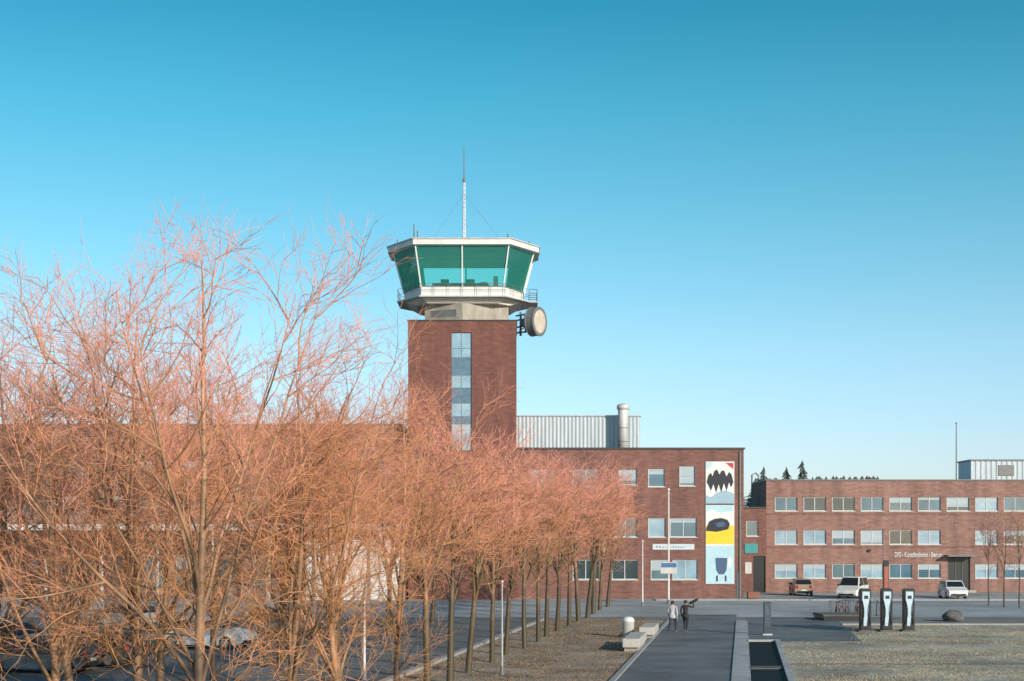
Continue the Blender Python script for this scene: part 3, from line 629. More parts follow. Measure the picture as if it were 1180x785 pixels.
def make_tree(seed, H, clear, tilt, nlead, nlimb, llen, n2, n3, n4, tw_r, tr=.13, lowlimb=0, lr=.0075, br=.009, tm='twig', m2min=4, bk='bark', wob=.04):
    rg = random.Random(seed); V, Fc = [], []; CV, CF = [], []
    tk = grow(rg, Vector((0, 0, 0)), Vector((rg.gauss(0, .03), rg.gauss(0, .03), 1)), H*.9, 13, wob, .09)
    tube(V, Fc, tk, tr, .011, 8)
    limbs = []
    leaders = [(tk, clear/H*1.15, 1.0)]
    for i in range(nlead):
        t = (clear+rg.uniform(0, 2.6))/(H*.88); q, dd = interp(tk, t); az = i*2*PI/nlead+rg.uniform(-.5, .5); tl = R(tilt*rg.uniform(.55, 1.3))
        lp = grow(rg, q, Vector((math.cos(az)*math.sin(tl), math.sin(az)*math.sin(tl), math.cos(tl))), (H-q.z)*rg.uniform(.66, .90), 11, .065, .03)
        tube(V, Fc, lp, tr*.40, .008, 6); leaders.append((lp, .12, .9))
    for (lp, t0, kk) in leaders:
        nl = nlimb+(4 if kk == 1.0 else 0)
        for i in range(nl):
            t = t0+(.99-t0)*((i+rg.random())/nl); q, dd = interp(lp, t); h = min(1, q.z/H)
            out = Vector((q.x, q.y, 0)); out = out.normalized() if out.length > .3 else Vector((0, 0, 0))
            d = side(rg, dd, R(rg.uniform(32, 62)))+out*.25
            L = llen*(1.2-.72*h)*rg.uniform(.6, 1.25)
            l2 = grow(rg, q, d, L, 7, .095, .035); tube(V, Fc, l2, .007+lr*L, .005, 5); limbs.append((l2, L))
    for i in range(lowlimb):
        q, dd = interp(tk, rg.uniform(.12, .32)); az = rg.uniform(0, 6.28); el = R(rg.uniform(8, 40))
        l2 = grow(rg, q, Vector((math.cos(az)*math.cos(el), math.sin(az)*math.cos(el), math.sin(el))), llen*rg.uniform(.9, 1.4), 7, .11, .03); tube(V, Fc, l2, .022, .005, 5); limbs.append((l2, llen))
    for (lp, L) in limbs:
        m2 = max(m2min, round(n2*(.5+.5*L/llen)))
        if lp[0].z < H*.5: m2 = max(3, m2-1)
        for j in range(m2):
            tb = .10+.90*(j+rg.random())/m2; qb, db = interp(lp, min(tb, .999))
            Lb = (L*.36*(1.15-.7*tb)+.55)*rg.uniform(.65, 1.35)
            bp_ = grow(rg, qb, side(rg, db, R(rg.uniform(24, 56)))+Vector((0, 0, .09)), Lb, 5, .10, .02)
            if j % 2: tube(V, Fc, bp_, br, .004, 3)
            else: tube(CV, CF, bp_, br, .004, 3)
            n3_ = n3-1 if qb.z < H*.45 else n3
            for k in range(n3_):
                tc_ = .10+.90*(k+rg.random())/n3_; qc, dc_ = interp(bp_, min(tc_, .999))
                Lc = rg.uniform(.45, 1.1)*(1.1-.4*tc_)
                cp = grow(rg, qc, side(rg, dc_, R(rg.uniform(20, 50)))+Vector((0, 0, .06)), Lc, 4, .10, .01)
                tube(CV, CF, cp, tw_r*1.2, tw_r*.6, 3)
                for l in range(n4):
                    te = .15+.85*(l+rg.random())/n4; qe, de = interp(cp, min(te, .999))
                    ep = grow(rg, qe, side(rg, de, R(rg.uniform(20, 48))), rg.uniform(.22, .55), 2, .10, .01)
                    tube(CV, CF, ep, tw_r*.85, tw_r*.4, 3)
    k = H/max(v[2] for v in CV)
    return meshobj('trunk', V, Fc, M[bk], k), meshobj('crown', CV, CF, M[tm], k), H
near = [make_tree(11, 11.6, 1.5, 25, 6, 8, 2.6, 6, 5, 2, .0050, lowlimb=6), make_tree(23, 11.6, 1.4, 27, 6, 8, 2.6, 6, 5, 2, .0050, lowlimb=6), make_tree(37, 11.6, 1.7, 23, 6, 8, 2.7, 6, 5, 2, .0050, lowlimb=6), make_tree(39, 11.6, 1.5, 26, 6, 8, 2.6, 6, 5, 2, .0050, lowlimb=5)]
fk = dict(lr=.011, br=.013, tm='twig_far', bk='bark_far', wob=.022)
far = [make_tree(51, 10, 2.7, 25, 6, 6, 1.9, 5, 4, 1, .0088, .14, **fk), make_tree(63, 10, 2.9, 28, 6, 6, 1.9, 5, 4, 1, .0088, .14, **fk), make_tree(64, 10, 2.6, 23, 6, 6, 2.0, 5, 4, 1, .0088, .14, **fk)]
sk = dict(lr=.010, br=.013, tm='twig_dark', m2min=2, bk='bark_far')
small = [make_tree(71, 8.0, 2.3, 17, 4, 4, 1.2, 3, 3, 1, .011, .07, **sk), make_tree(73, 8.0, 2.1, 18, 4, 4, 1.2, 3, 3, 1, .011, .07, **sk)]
def place_tree(ms, x, y, rot, h, wdt, label, group):
    k = h/ms[2]
    t = empty('bare_tree', (x, y, 0), label, 'tree', group, rot); t.scale = (k*wdt, k*wdt, k)
    for n_, me in zip(('trunk', 'crown'), ms):
        o = bpy.data.objects.new(n_, me); link(o, t)
ordn = ['first', 'second', 'third', 'fourth', 'fifth', 'sixth', 'seventh', 'eighth', 'ninth', 'tenth', 'eleventh', 'twelfth', 'thirteenth', 'fourteenth', 'fifteenth', 'sixteenth', 'seventeenth', 'eighteenth', 'nineteenth']
rg = random.Random(3)
TR = lambda d: -2.4+(d-49)*.167
row = [(27.5, 12.0), (32.5, 10.4), (37.5, 10.4), (42, 10.3), (46.4, 10.1), (50, 9.8), (54, 9.4), (58, 9.2), (62, 9.3), (66, 9.5), (70, 9.7), (74, 9.9), (78, 10.1), (82.5, 10.4), (87, 10.6), (92, 10.7), (97, 10.6), (102, 10.4), (107, 10.0)]
for i, (d, h) in enumerate(row):
    ms = near[i % 4] if d < 45 else far[i % 3]
    lab = 'bare pink twigged tree, %s from the near end of the row beside the path' % ordn[i]
    if i == 0: lab = 'tallest bare tree in the picture, nearest in the row beside the path'
    if i == len(row)-1: lab = 'bare pink twigged tree at the far end of the row beside the path'
    place_tree(ms, TR(d)+rg.uniform(-.2, .2), d+rg.uniform(-.4, .4), rg.uniform(0, 6.28)+(PI*.2 if i == 0 else 0), h, rg.uniform(.95, 1.08)+(.16 if d > 80 else 0), lab, 'bare trees in the row beside the path')
row2 = [(35, 11.4), (40, 11.4), (45.5, 11.6), (51, 11.2), (58, 11), (66, 10.8), (75, 10.6), (85, 10.4)]
for i, (d, h) in enumerate(row2):
    ms = near[(i+1) % 4] if d < 53 else far[(i+1) % 3]
    lab = 'bare tree in the back row over the parking area, %s from the near end' % ordn[i]
    if i == 0: lab = 'bare tree cut by the left edge of the picture, nearest of the back row'
    place_tree(ms, TR(d)-8.3+rg.uniform(-.4, .4), d, rg.uniform(0, 6.28), h, rg.uniform(1.08, 1.22), lab, 'bare trees in the back row over the parking area')
for i, (px, d, h, lab) in enumerate(((65, 32, 10.4, 'broad low branched bare tree nearest the bottom left corner'), (390, 35, 8.6, 'low spreading bare tree right of the tallest tree'), (160, 33, 11.7, 'broad bare tree between the bottom left corner and the tallest tree'))):
    place_tree(near[(i+2) % 4], PX(px, d), d, 1.1+i*2, h, 1.15, lab, 'broad bare trees close to the viewpoint')
for i, (px, py, lab) in enumerate(((1139, 698, 'small bare tree by the white hatchback, left one of the three on the right'), (1157, 700, 'small bare tree in the middle of the three at the right edge'), (1175, 701, 'small bare tree closest to the right edge of the picture'))):
    d = GD(py); place_tree(small[i % 2], PX(px, d), d, i*1.3, 8.0, 1, lab, 'small bare trees in front of the long building')
def conifer(bm, x, y, H, wd, rg, z0=.15):
    nl = int(H*2.4)
    for i in range(nl):
        f = i/nl; z = H*z0+H*(1-z0)*f; r = wd*(1-f)**.9*rg.uniform(.6, 1.3)+.12; n = 7; ox, oy = rg.gauss(0, .12), rg.gauss(0, .12)
        top = bm.verts.new((x+ox*.3, y, z+H*(1-z0)/nl*1.9)); a0 = rg.uniform(0, 6.28)
        ring = [bm.verts.new((x+ox+r*(1 if j % 2 else .45)*rg.uniform(.6, 1.3)*math.cos(a0+j*PI/n), y+oy+r*(1 if j % 2 else .45)*math.sin(a0+j*PI/n), z-.25*r*(j % 2)*rg.uniform(0, 1.5))) for j in range(2*n)]
        for j in range(2*n): bm.faces.new((top, ring[j], ring[(j+1) % (2*n)]))
def spruce(x, y, H, wd, seed, label):
    t = empty('spruce_tree', (x, y, 0), label, 'tree', 'spruces behind the long building'); rg = random.Random(seed)
    bm = NB(); rod(bm, (0, 0, 0), (0, 0, H*.97), .2, .03, 6); obj('trunk', bm, M['soil'], t)
    bm = NB(); conifer(bm, 0, 0, H, wd, rg); obj('crown', bm, M['spruce'], t, recalc=False)
for i, (px, py, d, lab) in enumerate(((880, 540, 185, 'dark spruce top left of the others behind the long building'), (906, 540, 190, 'dark spruce top between its two neighbours behind the long building'), (924, 533, 188, 'tallest dark spruce top showing above the roof of the long building'))):
    spruce(PX(px, d), d, PZ(py, d), 3.8, i+1, lab)
rg = random.Random(9); bm = NB()
for i in range(90):
    d = rg.uniform(205, 240); px_ = rg.uniform(865, 1015); top = rg.uniform(549.5, 553.5) if px_ > 935 else rg.uniform(551, 556)
    conifer(bm, PX(px_, d), d, PZ(top, d), rg.uniform(3.2, 4.6), rg, .4)
tag(obj('forest', bm, M['spruce'], recalc=False), 'far off dark conifer wood just showing above the roof', 'forest', kind='stuff')

# ------------------------------------------------------------ vehicles
paint = lambda n, c: mat(n, c, tuple(x*.93 for x in c), rough=.28, metal=.1, scale=1, spec=.6)
M['tail'] = mat('tail_light', (.4, .02, .02), rough=.2); M['head'] = mat('head_light', (.75, .75, .72), rough=.15); M['alloy'] = mat('alloy', (.45, .46, .47), rough=.35, metal=.6)
M['screen'] = mat('car_glass', (.018, .022, .026), rough=.12, spec=.5)
def make_car(name, label, cat, x, y, rot, pm, L=4.1, W=1.76, H=1.5, zb=.92, hood=1.0, rake=.65, rear=.25, group=None, trim='pane'):
    t = empty(name, (x, y, .012), label, cat, group, rot); w2 = W/2
    xr, xf, rw, ra = -L/2+.74, L/2-.82, .32, .38
    def arc(xc): return [(xc+ra*math.cos(PI-PI*i/10), .30+ra*math.sin(PI-PI*i/10)) for i in range(11)]
    low = [(-L/2+.02, .34), (-L/2+.15, .22), (xr-ra, .22)]+arc(xr)+[(xr+ra, .20), (xf-ra, .20)]+arc(xf)+[(xf+ra, .22), (L/2-.15, .22), (L/2, .34), (L/2, .58), (L/2-.07, .72), (L/2-.3, .80), (L/2-hood, zb), (-L/2+.10, zb), (-L/2, .72)]
    bm = NB()
    A = [bm.verts.new((p[0], -w2, p[1])) for p in low]; B = [bm.verts.new((p[0], w2, p[1])) for p in low]; n = len(low)
    for i in range(n): bm.faces.new((A[i], A[(i+1) % n], B[(i+1) % n], B[i]))
    bm.faces.new(A); bm.faces.new(B[::-1])
    for v in bm.verts:
        ex = max(0, abs(v.co.x)-(L/2-.55))/.55; v.co.y *= 1-.11*ex*ex
    bmesh.ops.triangulate(bm, faces=[f for f in bm.faces if len(f.verts) > 4])
    body = obj('body', bm, pm, t, bevel=.045)
    xa, xb_, xc, xd = L/2-hood-.02, L/2-hood-rake, -L/2+.12+rear, -L/2+.12
    yb, yt = w2-.04, w2-.20; Hm = H-.05
    bm = NB()
    pr = [(xa, zb-.02, yb), (xb_, Hm, yt), (xc, Hm-.02, yt), (xd, zb-.02, yb)]
    A = [bm.verts.new((p[0], -p[2], p[1])) for p in pr]; B = [bm.verts.new((p[0], p[2], p[1])) for p in pr]
    for i in range(4): bm.faces.new((A[i], A[(i+1) % 4], B[(i+1) % 4], B[i]))
    bm.faces.new(A); bm.faces.new(B[::-1]); obj('cabin', bm, pm, t, bevel=.06)
    ys = lambda z: yb+(yt-yb)*(z-zb)/(Hm-zb)
    z0, z1 = zb+.05, Hm-.10
    fx = lambda z: xa+(xb_-xa)*(z-zb)/(Hm-zb); rx_ = lambda z: xd+(xc-xd)*(z-zb)/(Hm-zb)
    xm = (xa+xd)/2+.05
    for s in (-1, 1):
        for (l0, l1, r0, r1) in ((rx_(z0)+.16, rx_(z1)+.16, xm-.05, xm-.05), (xm+.05, xm+.05, fx(z0)-.18, fx(z1)-.12)):
            bm = NB(); poly(bm, [(l0, s*(ys(z0)+.008), z0), (r0, s*(ys(z0)+.008), z0), (r1, s*(ys(z1)+.008), z1), (l1, s*(ys(z1)+.008), z1)]); obj('side_window', bm, M['screen'], t)
        bm = NB(); bx(bm, xa-.35, xa-.15, s*(w2+.01)-.09, s*(w2+.01)+.09, zb+.02, zb+.17); obj('mirror', bm, M['black'], t, bevel=.03)
        bm = NB(); bx(bm, L/2-.16, L/2-.03, s*(w2-.36)-.17, s*(w2-.36)+.17, .60, .73); obj('headlight', bm, M['head'], t, bevel=.03)
        bm = NB(); bx(bm, -L/2-.004, -L/2+.12, s*(w2-.27)-.12, s*(w2-.27)+.12, .66, zb-.03); obj('taillight', bm, M['tail'], t, bevel=.02)
    for nm, f, sg_ in (('windscreen', fx, 1), ('rear_window', rx_, -1)):
        bm = NB(); o_ = .012*sg_
        poly(bm, [(f(z0)+o_, -(ys(z0)-.09), z0+.01), (f(z0)+o_, ys(z0)-.09, z0+.01), (f(z1)+o_, ys(z1)-.09, z1+.02), (f(z1)+o_, -(ys(z1)-.09), z1+.02)]); obj(nm, bm, M['screen'], t)
    box('bumper', M['black'], t, L/2-.08, L/2+.02, -w2*.72, w2*.72, .26, .44, bevel=.03); box('bumper', M['black'], t, -L/2-.02, -L/2+.08, -w2*.72, w2*.72, .26, .44, bevel=.03)
    box('number_plate', M['white'], t, L/2+.021, L/2+.028, -.25, .25, .42, .53); box('number_plate', M['white'], t, -L/2-.028, -L/2-.021, -.25, .25, .46, .57)
    for xw in (xr, xf):
        for s in (-1, 1):
            mt_ = Matrix.Translation((xw, s*(w2-.11), rw)) @ Matrix.Rotation(PI/2, 4, 'X')
            bm = NB(); lathe(bm, [(.2, -.1), (rw-.03, -.105), (rw, -.07), (rw, .07), (rw-.03, .105), (.2, .1)], 20, mt_); wl = obj('wheel', bm, M['rubber'], t)
            bm = NB(); lathe(bm, [(.06, -.112), (.205, -.108), (.205, .108), (.06, .112)], 10, mt_); obj('rim', bm, M['alloy'], wl)
    return t
d = GD(687); make_car('parked_car', 'brown hatchback parked in front of the long brick building', 'car', PX(928, d), d+2, R(86), paint('paint_brown', (.36, .265, .19)), H=1.58, zb=.98, group=None)
d = GD(690); make_car('parked_car', 'small white hatchback by the dark entrance of the long building', 'car', PX(1102, d), d+1, R(-92), paint('paint_white', (.75, .76, .77)), L=3.7, H=1.58, zb=.95, hood=.8, rake=.7)
d = GD(691); make_car('parked_van', 'white van parked behind the black charging posts', 'van', PX(994, d), d+3.5, R(-118), paint('paint_white_van', (.72, .72, .71)), L=4.5, W=1.86, H=1.9, zb=1.05, hood=.9, rake=.75, rear=.1)
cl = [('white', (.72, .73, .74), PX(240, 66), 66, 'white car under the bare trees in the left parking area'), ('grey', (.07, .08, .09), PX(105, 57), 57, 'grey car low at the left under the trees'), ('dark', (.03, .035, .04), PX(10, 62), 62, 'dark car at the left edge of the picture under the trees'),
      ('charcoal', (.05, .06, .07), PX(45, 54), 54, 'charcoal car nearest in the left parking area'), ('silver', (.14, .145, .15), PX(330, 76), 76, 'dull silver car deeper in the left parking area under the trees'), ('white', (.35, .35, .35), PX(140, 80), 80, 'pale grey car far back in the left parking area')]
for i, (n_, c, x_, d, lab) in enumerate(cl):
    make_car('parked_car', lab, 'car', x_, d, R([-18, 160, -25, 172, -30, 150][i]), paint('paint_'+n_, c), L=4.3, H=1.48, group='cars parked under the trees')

# ------------------------------------------------------------ street furniture
d = GD(696); wp = pole('flagpole', PX(770.5, d), d, 0, PZ(566, d), .085, M['pole_white'], 'tall white pole with a small sign in front of the brick block', 'pole')
sgn = box('sign_plate', M['offwhite'], wp, -.65, .65, -.12, -.09, PZ(661, d), PZ(648, d), bevel=.01)
box('sign_band', mat('sign_blue', (.06, .16, .34)), sgn, -.6, .6, -.128, -.121, PZ(654, d), PZ(648.8, d))
d = GD(699); pole('lamp_post', PX(740.5, d), d, 0, PZ(625, d), .06, M['pole_white'], 'short slim pale post at the right edge of the tree row', 'post')
d = 51; pole('lamp_post', PX(420, d), d, 0, 3.2, .05, M['pole_white'], 'slim white post among the nearest tree trunks', 'post')
d = 53; pole('lamp_post', PX(578.5, d), d, 0, 3.4, .05, M['steel'], 'slim grey metal post between the row of trunks', 'post')
d = 112; pole('lamp_post', PX(1018, d), d, 0, PZ(612, d), .06, M['greymetal'], 'dark thin lamp post behind the charging posts', 'post')
d = 93; t = empty('totem_sign', (PX(1021, d), d, .01), 'dark upright post with a reddish panel behind the middle charging post', 'sign')
box('body', M['black'], t, -.17, .17, -.08, .08, 0, 3.7, bevel=.02); box('panel', mat('totem_red', (.36, .10, .07), rough=.5), t, -.14, .14, -.09, -.082, 1.9, 3.3)
d = 74.9; ip = empty('info_pillar', (PX(884, d), d, .02), 'slim dark blue pillar at the end of the water channel', 'sign')
box('body', mat('pillar_blue', (.03, .05, .08), rough=.6), ip, -.19, .19, -.08, .08, .08, 1.75, bevel=.015); box('foot', M['steel'], ip, -.25, .25, -.14, .14, 0, .08)
pp = box('panel', mat('pillar_panel', (.045, .075, .115), rough=.6), ip, -.15, .15, -.09, -.083, .45, 1.68)
for k in range(4): box('panel_line', M['greymetal'], pp, -.10, rnd.uniform(.0, .1), -.096, -.091, 1.1+k*.12, 1.13+k*.12)
d = 78.0
M['cface'] = mat('charger_face', (.50, .64, .75), (.40, .54, .65), rough=.3)
def charger():
    t = empty('charging_post', (0, 0, 0), 'x', 'charging post', 'black charging posts on the plaza')
    box('plinth', M['concrete_dk'], t, -.40, .40, -.30, .42, 0, .10)
    bm = NB(); pr = [(-.28, .10), (.28, .10), (.29, 2.25), (.24, 2.36), (-.24, 2.36), (-.29, 2.25)]
    A = [bm.verts.new((p[0], -.2, p[1])) for p in pr]; B = [bm.verts.new((p[0], .28, p[1])) for p in pr]
    for i in range(6): bm.faces.new((A[i], A[(i+1) % 6], B[(i+1) % 6], B[i]))
    bm.faces.new(A); bm.faces.new(B[::-1]); obj('body', bm, M['black'], t, bevel=.02)
    bm = NB(); fp = [(-.14, .32), (.02, .32), (.12, 1.1), (.20, 1.75), (.20, 2.2), (-.20, 2.2), (-.20, 1.75), (-.12, 1.1)]
    A = [bm.verts.new((p[0], -.203, p[1])) for p in fp]; B = [bm.verts.new((p[0], -.215, p[1])) for p in fp]
    for i in range(8): bm.faces.new((A[i], A[(i+1) % 8], B[(i+1) % 8], B[i]))
    bm.faces.new(B); bm.faces.new(A[::-1]); fc = obj('front_panel', bm, M['cface'], t)
    box('screen', M['black'], fc, -.11, .11, -.222, -.217, 1.80, 1.98)
    for s in (-1, 1):
        bm = NB(); pts = [Vector((s*(.23-.10*math.sin(PI*k/12)), -.25-.03*math.sin(PI*k/12), 1.75-1.35*k/12)) for k in range(13)]; pipe(bm, pts, .020); c_ = obj('cable', bm, M['black'], t)
        bm = NB(); bx(bm, s*.23-.03, s*.23+.03, -.27, -.204, 1.70, 1.84); obj('plug', bm, M['greymetal'], c_, bevel=.01)
    return t
c0 = charger(); c0.location = (PX(997, d), d, .01); c0['label'] = 'leftmost of the three black charging posts on the plaza'
copy_thing(c0, (PX(1021.5, d), d, .01), 'middle one of the three black charging posts on the plaza'); copy_thing(c0, (PX(1047, d), d, .01), 'rightmost of the three black charging posts on the plaza')
bm = NB(); bmesh.ops.create_icosphere(bm, subdivisions=4, radius=1)
for v in bm.verts:
    k = 1+.22*noise.noise(v.co*1.3)+.07*noise.noise(v.co*4); v.co = Vector((v.co.x*.66*k, v.co.y*.55*k, v.co.z*.42*k+.28))
o = obj('boulder', bm, M['stone'], smooth=True); o.location = (PX(1099, 88), 88, 0); tag(o, 'dark rounded boulder on the plaza right of the charging posts', 'boulder')
t = empty('low_platform', (PX(976, 88.5), 88.5, .01), 'low dark platform in front of the bicycle stands', 'platform')
box('deck', M['concrete_dk'], t, -1.5, 1.5, -.05, 3.0, .26, .38, bevel=.02); box('skirt', M['black'], t, -1.42, 1.42, .03, 2.92, 0, .258)
rk = empty('bike_rack', (PX(955, 93), 93, .01), 'metal bicycle rack of round hoops behind the low platform', 'bike rack')
for k in range(6):
    bm = NB(); x = .2+k*.62; pipe(bm, [(x, 0, 0), (x, 0, .7)]+[(x, .35-.35*math.cos(PI*i/8), .7+.35*math.sin(PI*i/8)) for i in range(9)]+[(x, .7, 0)], .028); obj('hoop', bm, M['greymetal'], rk)
bm = NB(); bx(bm, .1, 3.4, -.04, .04, .0, .05); bx(bm, .1, 3.4, .66, .74, 0, .05); obj('rail', bm, M['greymetal'], rk)
def bicycle(fm):
    t = empty('bicycle', (0, 0, 0), 'x', 'bicycle', 'bicycles at the rack')
    for xw in (-.52, .52):
        bm = NB(); pts = [(xw+.33*math.cos(2*PI*i/20), 0, .34+.33*math.sin(2*PI*i/20)) for i in range(21)]; pipe(bm, pts, .02, 5); wl = obj('wheel', bm, M['rubber'], t)
        bm = NB()
        for i in range(8): rod(bm, (xw, 0, .34), (xw+.32*math.cos(PI*i/4), 0, .34+.32*math.sin(PI*i/4)), .004, .004, 3)
        obj('spokes', bm, M['steel'], wl)
    bm = NB(); P = dict(r=(-.52, 0, .34), b=(-.08, 0, .30), s=(-.22, 0, .82), h=(.34, 0, .84), f=(.52, 0, .34), hb=(.30, 0, .98))
    for a, b in ('rb', 'rs', 'bs', 'bh', 'sh', 'hf'): rod(bm, P[a], P[b], .018, .018, 6)
    rod(bm, P['s'], (-.25, 0, .92), .014, .014, 6); rod(bm, P['h'], P['hb'], .016, .016, 6); obj('frame', bm, fm, t)
    bm = NB(); prism(bm, [(-.38, -.08), (-.38, .08), (-.18, .03), (-.1, 0), (-.18, -.03)], .92, .97); obj('saddle', bm, M['black'], t, bevel=.01)
    bm = NB(); pipe(bm, [(.2, -.28, 1.0), (.32, -.2, 1.02), (.30, 0, .99), (.32, .2, 1.02), (.2, .28, 1.0)], .014); obj('handlebar', bm, M['black'], t)
    return t
b0 = bicycle(mat('bike_red', (.3, .04, .03), rough=.3)); b0.location = (PX(960, 94), 93.3, .012); b0.rotation_euler = (R(6), 0, R(80)); b0['label'] = 'leftmost bicycle leaning in the hoop rack'
b1 = copy_thing(b0, (PX(971, 94), 93.5, .012), 'second bicycle from the left in the hoop rack', R(98)); b2 = copy_thing(b0, (PX(985, 94), 93.4, .012), 'rightmost bicycle in the hoop rack', R(86))
def sheared(name, px, py1, label, cat):
    d = GD(py1); return empty(name, (PX(px, d), d, .012), label, cat, None, -math.atan(SL))
t = sheared('concrete_bench', 727, 752, 'nearer pale concrete block bench beside the path', 'bench')
box('seat', M['concrete_lt'], t, -.38, .38, 0, 4.8, .20, .60, bevel=.03); box('base', M['concrete'], t, -.30, .30, .15, 4.65, 0, .198)
t = sheared('concrete_bench', 745, 737, 'farther pale concrete block bench beside the path', 'bench')
box('seat', M['concrete_lt'], t, -.38, .38, 0, 4.0, .20, .60, bevel=.03); box('base', M['concrete'], t, -.30, .30, .15, 3.85, 0, .198)
d = GD(735); t = empty('litter_bin', (PX(724, d), d, .012), 'white rounded bin standing behind the nearer concrete bench', 'bin')
bm = NB(); lathe(bm, [(.28, .0), (.30, .05), (.30, .82)], 20); obj('body', bm, M['concrete_lt'], t)
bm = NB(); lathe(bm, [(.32, .825), (.32, .9), (.24, 1.03), (.08, 1.08)], 20); obj('lid', bm, M['white'], t)
d = GD(690); t = empty('planter', (PX(868, d), d, .05), 'reddish planter box by the passage of the link building', 'planter')
box('tub', mat('planter_red', (.25, .10, .07)), t, -.5, .5, -.3, .3, 0, .55, bevel=.03); box('soil', M['soil'], t, -.42, .42, -.22, .22, .5, .56)

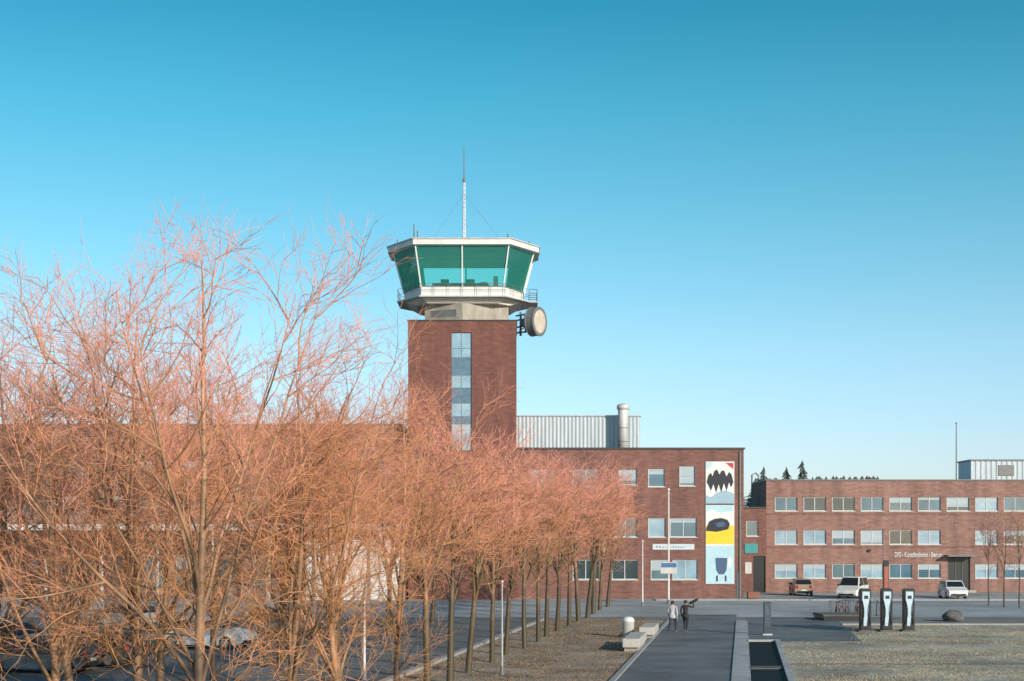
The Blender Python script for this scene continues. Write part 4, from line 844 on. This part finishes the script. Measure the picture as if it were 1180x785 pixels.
# ------------------------------------------------------------ people
M['skin'] = mat('skin', (.48, .28, .2), rough=.5); M['hair'] = mat('hair', (.03, .02, .015), rough=.6)
M['jean'] = mat('dark_trousers', (.03, .035, .05), rough=.8); M['jean2'] = mat('black_trousers', (.018, .018, .022), rough=.8)
M['jk1'] = mat('grey_jacket', (.50, .52, .55), (.38, .40, .43), rough=.8); M['jk2'] = mat('black_jacket', (.024, .024, .03), rough=.7); M['shoe'] = mat('shoe', (.25, .25, .25), rough=.6)
def person(x, y, rot, label, jk, tr, arms, stride, hairlong=False):
    J = {'pel': (0, 0, .96, .135, .10), 'waist': (0, .0, 1.10, .13, .095), 'chest': (0, .015, 1.30, .165, .11), 'up': (0, .0, 1.43, .11, .08), 'neck': (0, .01, 1.50, .052, .052), 'head': (0, .035, 1.60, .075, .09), 'top': (0, .03, 1.70, .065, .075)}
    E = [('pel', 'waist'), ('waist', 'chest'), ('chest', 'up'), ('up', 'neck'), ('neck', 'head'), ('head', 'top')]
    for s, k in ((-1, 'l'), (1, 'r')):
        a = arms[k]
        J['sh'+k] = (s*.19, 0, 1.415, .062, .062); J['el'+k] = (*a[0], .046, .046); J['wr'+k] = (*a[1], .032, .032); J['pa'+k] = (*a[2], .036, .026)
        E += [('up', 'sh'+k), ('sh'+k, 'el'+k), ('el'+k, 'wr'+k), ('wr'+k, 'pa'+k)]
        f = stride*(1 if k == 'r' else -1)
        kn = (s*.11, .10+.18*f, .51); an = (s*.11, .36*f-(.02 if f > 0 else .10), .10 if f > 0 else .20)
        J['hp'+k] = (s*.095, .06*f, .86, .092, .095); J['kn'+k] = (*kn, .058, .06); J['an'+k] = (*an, .042, .045); J['to'+k] = (an[0], an[1]+.17, .045, .042, .035)
        E += [('pel', 'hp'+k), ('hp'+k, 'kn'+k), ('kn'+k, 'an'+k), ('an'+k, 'to'+k)]
    ks = list(J); me = bpy.data.meshes.new('body'); me.from_pydata([J[k][:3] for k in ks], [(ks.index(a), ks.index(b)) for a, b in E], [])
    o = bpy.data.objects.new('body', me); COL.objects.link(o)
    md = o.modifiers.new('skin', 'SKIN'); md.use_smooth_shade = True
    if not me.skin_vertices: me.skin_vertices.new()
    for i, k in enumerate(ks):
        sv = me.skin_vertices[0].data[i]; sv.radius = J[k][3:5]; sv.use_root = (k == 'pel')
    sd = o.modifiers.new('sub', 'SUBSURF'); sd.levels = 2; sd.render_levels = 2
    bpy.context.view_layer.update()
    m2 = bpy.data.meshes.new_from_object(o.evaluated_get(bpy.context.evaluated_depsgraph_get())); bpy.data.objects.remove(o)
    bm = NB(); bm.from_mesh(m2)
    for k in 'lr':
        w_ = Vector(arms[k][1]); p = Vector(arms[k][2]); dr_ = (p-w_).normalized(); sd_ = Vector((0, 1, 0)) if abs(dr_.y) < .8 else Vector((1, 0, 0)); sd_ = (sd_-dr_*sd_.dot(dr_)).normalized(); cu = dr_.cross(sd_)
        for q, (of, ln) in enumerate(((-.026, .062), (-.009, .075), (.009, .07), (.026, .055))):
            a = p+sd_*of+dr_*.015; b = a+dr_*ln*.55+cu*.006; c = b+dr_*ln*.4+cu*.02
            rod(bm, a, b, .0095, .0085, 6); rod(bm, b, c, .0085, .006, 6)
        a = w_.lerp(p, .5)+sd_*.022; b = a+sd_*.03+dr_*.03; rod(bm, a, b, .011, .009, 6); rod(bm, b, b+dr_*.03, .009, .007, 6)
    rod(bm, (0, .115, 1.62), (0, .145, 1.59), .010, .016, 6)
    for s in (-1, 1): lathe(bm, [(.02, -.008), (.024, 0), (.016, .01)], 8, Matrix.Translation((s*.085, .03, 1.605)) @ Matrix.Rotation(PI/2, 4, 'Y'))
    me = bpy.data.meshes.new('body'); bm.normal_update(); bm.to_mesh(me); bm.free()
    for m_ in (M['skin'], jk, tr, M['shoe']): me.materials.append(m_)
    pl, pr_ = Vector(arms['l'][1]), Vector(arms['r'][1])
    for p in me.polygons:
        c = p.center; p.use_smooth = True
        hand = min((c-pl).length, (c-pr_).length, (c-Vector(arms['l'][2])).length, (c-Vector(arms['r'][2])).length)
        p.material_index = 0 if (c.z > 1.5 and abs(c.x) < .13) or hand < .055 else (1 if c.z > .84 or abs(c.x) > .2 and c.z > .6 else (2 if c.z > .12 else 3))
    t = empty('person', (x, y, .014), label, 'person', None, rot)
    b = bpy.data.objects.new('body', me); link(b, t)
    bm = NB(); bmesh.ops.create_uvsphere(bm, u_segments=16, v_segments=10, radius=1)
    for v in bm.verts: v.co = Vector((v.co.x*.098, v.co.y*.112+.012, v.co.z*.105+1.655))
    bmesh.ops.delete(bm, geom=[v for v in bm.verts if v.co.y > .055 and v.co.z < 1.67], context='VERTS'); obj('hair', bm, M['hair'], t, smooth=True, recalc=False)
    bm = NB(); lathe(bm, [(.20, .80), (.205, .86), (.19, 1.0)], 20, Matrix.Diagonal((1, .74, 1, 1)).to_4x4()); obj('jacket_hem', bm, jk, t, smooth=True)
    return t
d = GD(730)
person(PX(775, d), d, R(-20), 'person in a pale grey jacket walking away, left of the two', M['jk1'], M['jean'], {'l': ((-.27, .04, 1.14), (-.27, .20, .95), (-.265, .24, .88)), 'r': ((.27, -.10, 1.15), (.28, -.12, .90), (.275, -.10, .83))}, 1.0)
d2 = GD(729)
x2 = PX(790, d2); person(x2, d2, R(-16), 'person in black walking away with one arm raised to a bag on the shoulder', M['jk2'], M['jean2'], {'l': ((-.27, .04, 1.14), (-.24, .16, .94), (-.235, .19, .87)), 'r': ((.44, .06, 1.36), (.40, .12, 1.60), (.38, .11, 1.67))}, -1.0)
t = empty('long_bag', (x2+.36, d2-.06, 1.66), 'small dark long bag held up on the right shoulder of the walker in black', 'bag'); t.rotation_euler = (0, R(-28), R(-16))
bm = NB(); lathe(bm, [(.02, -.2), (.055, -.18), (.07, -.06), (.07, .22), (.055, .34), (.02, .36)], 14, Matrix.Rotation(PI/2, 4, 'Y')); obj('body', bm, M['jk2'], t, smooth=True)
bm = NB(); pipe(bm, [(.0, 0, -.06), (.05, -.02, -.11), (.17, -.02, -.12), (.25, 0, -.06)], .010); obj('strap', bm, M['greymetal'], t)
print('crown faces', [len(m[1].polygons) for m in near+far+small])
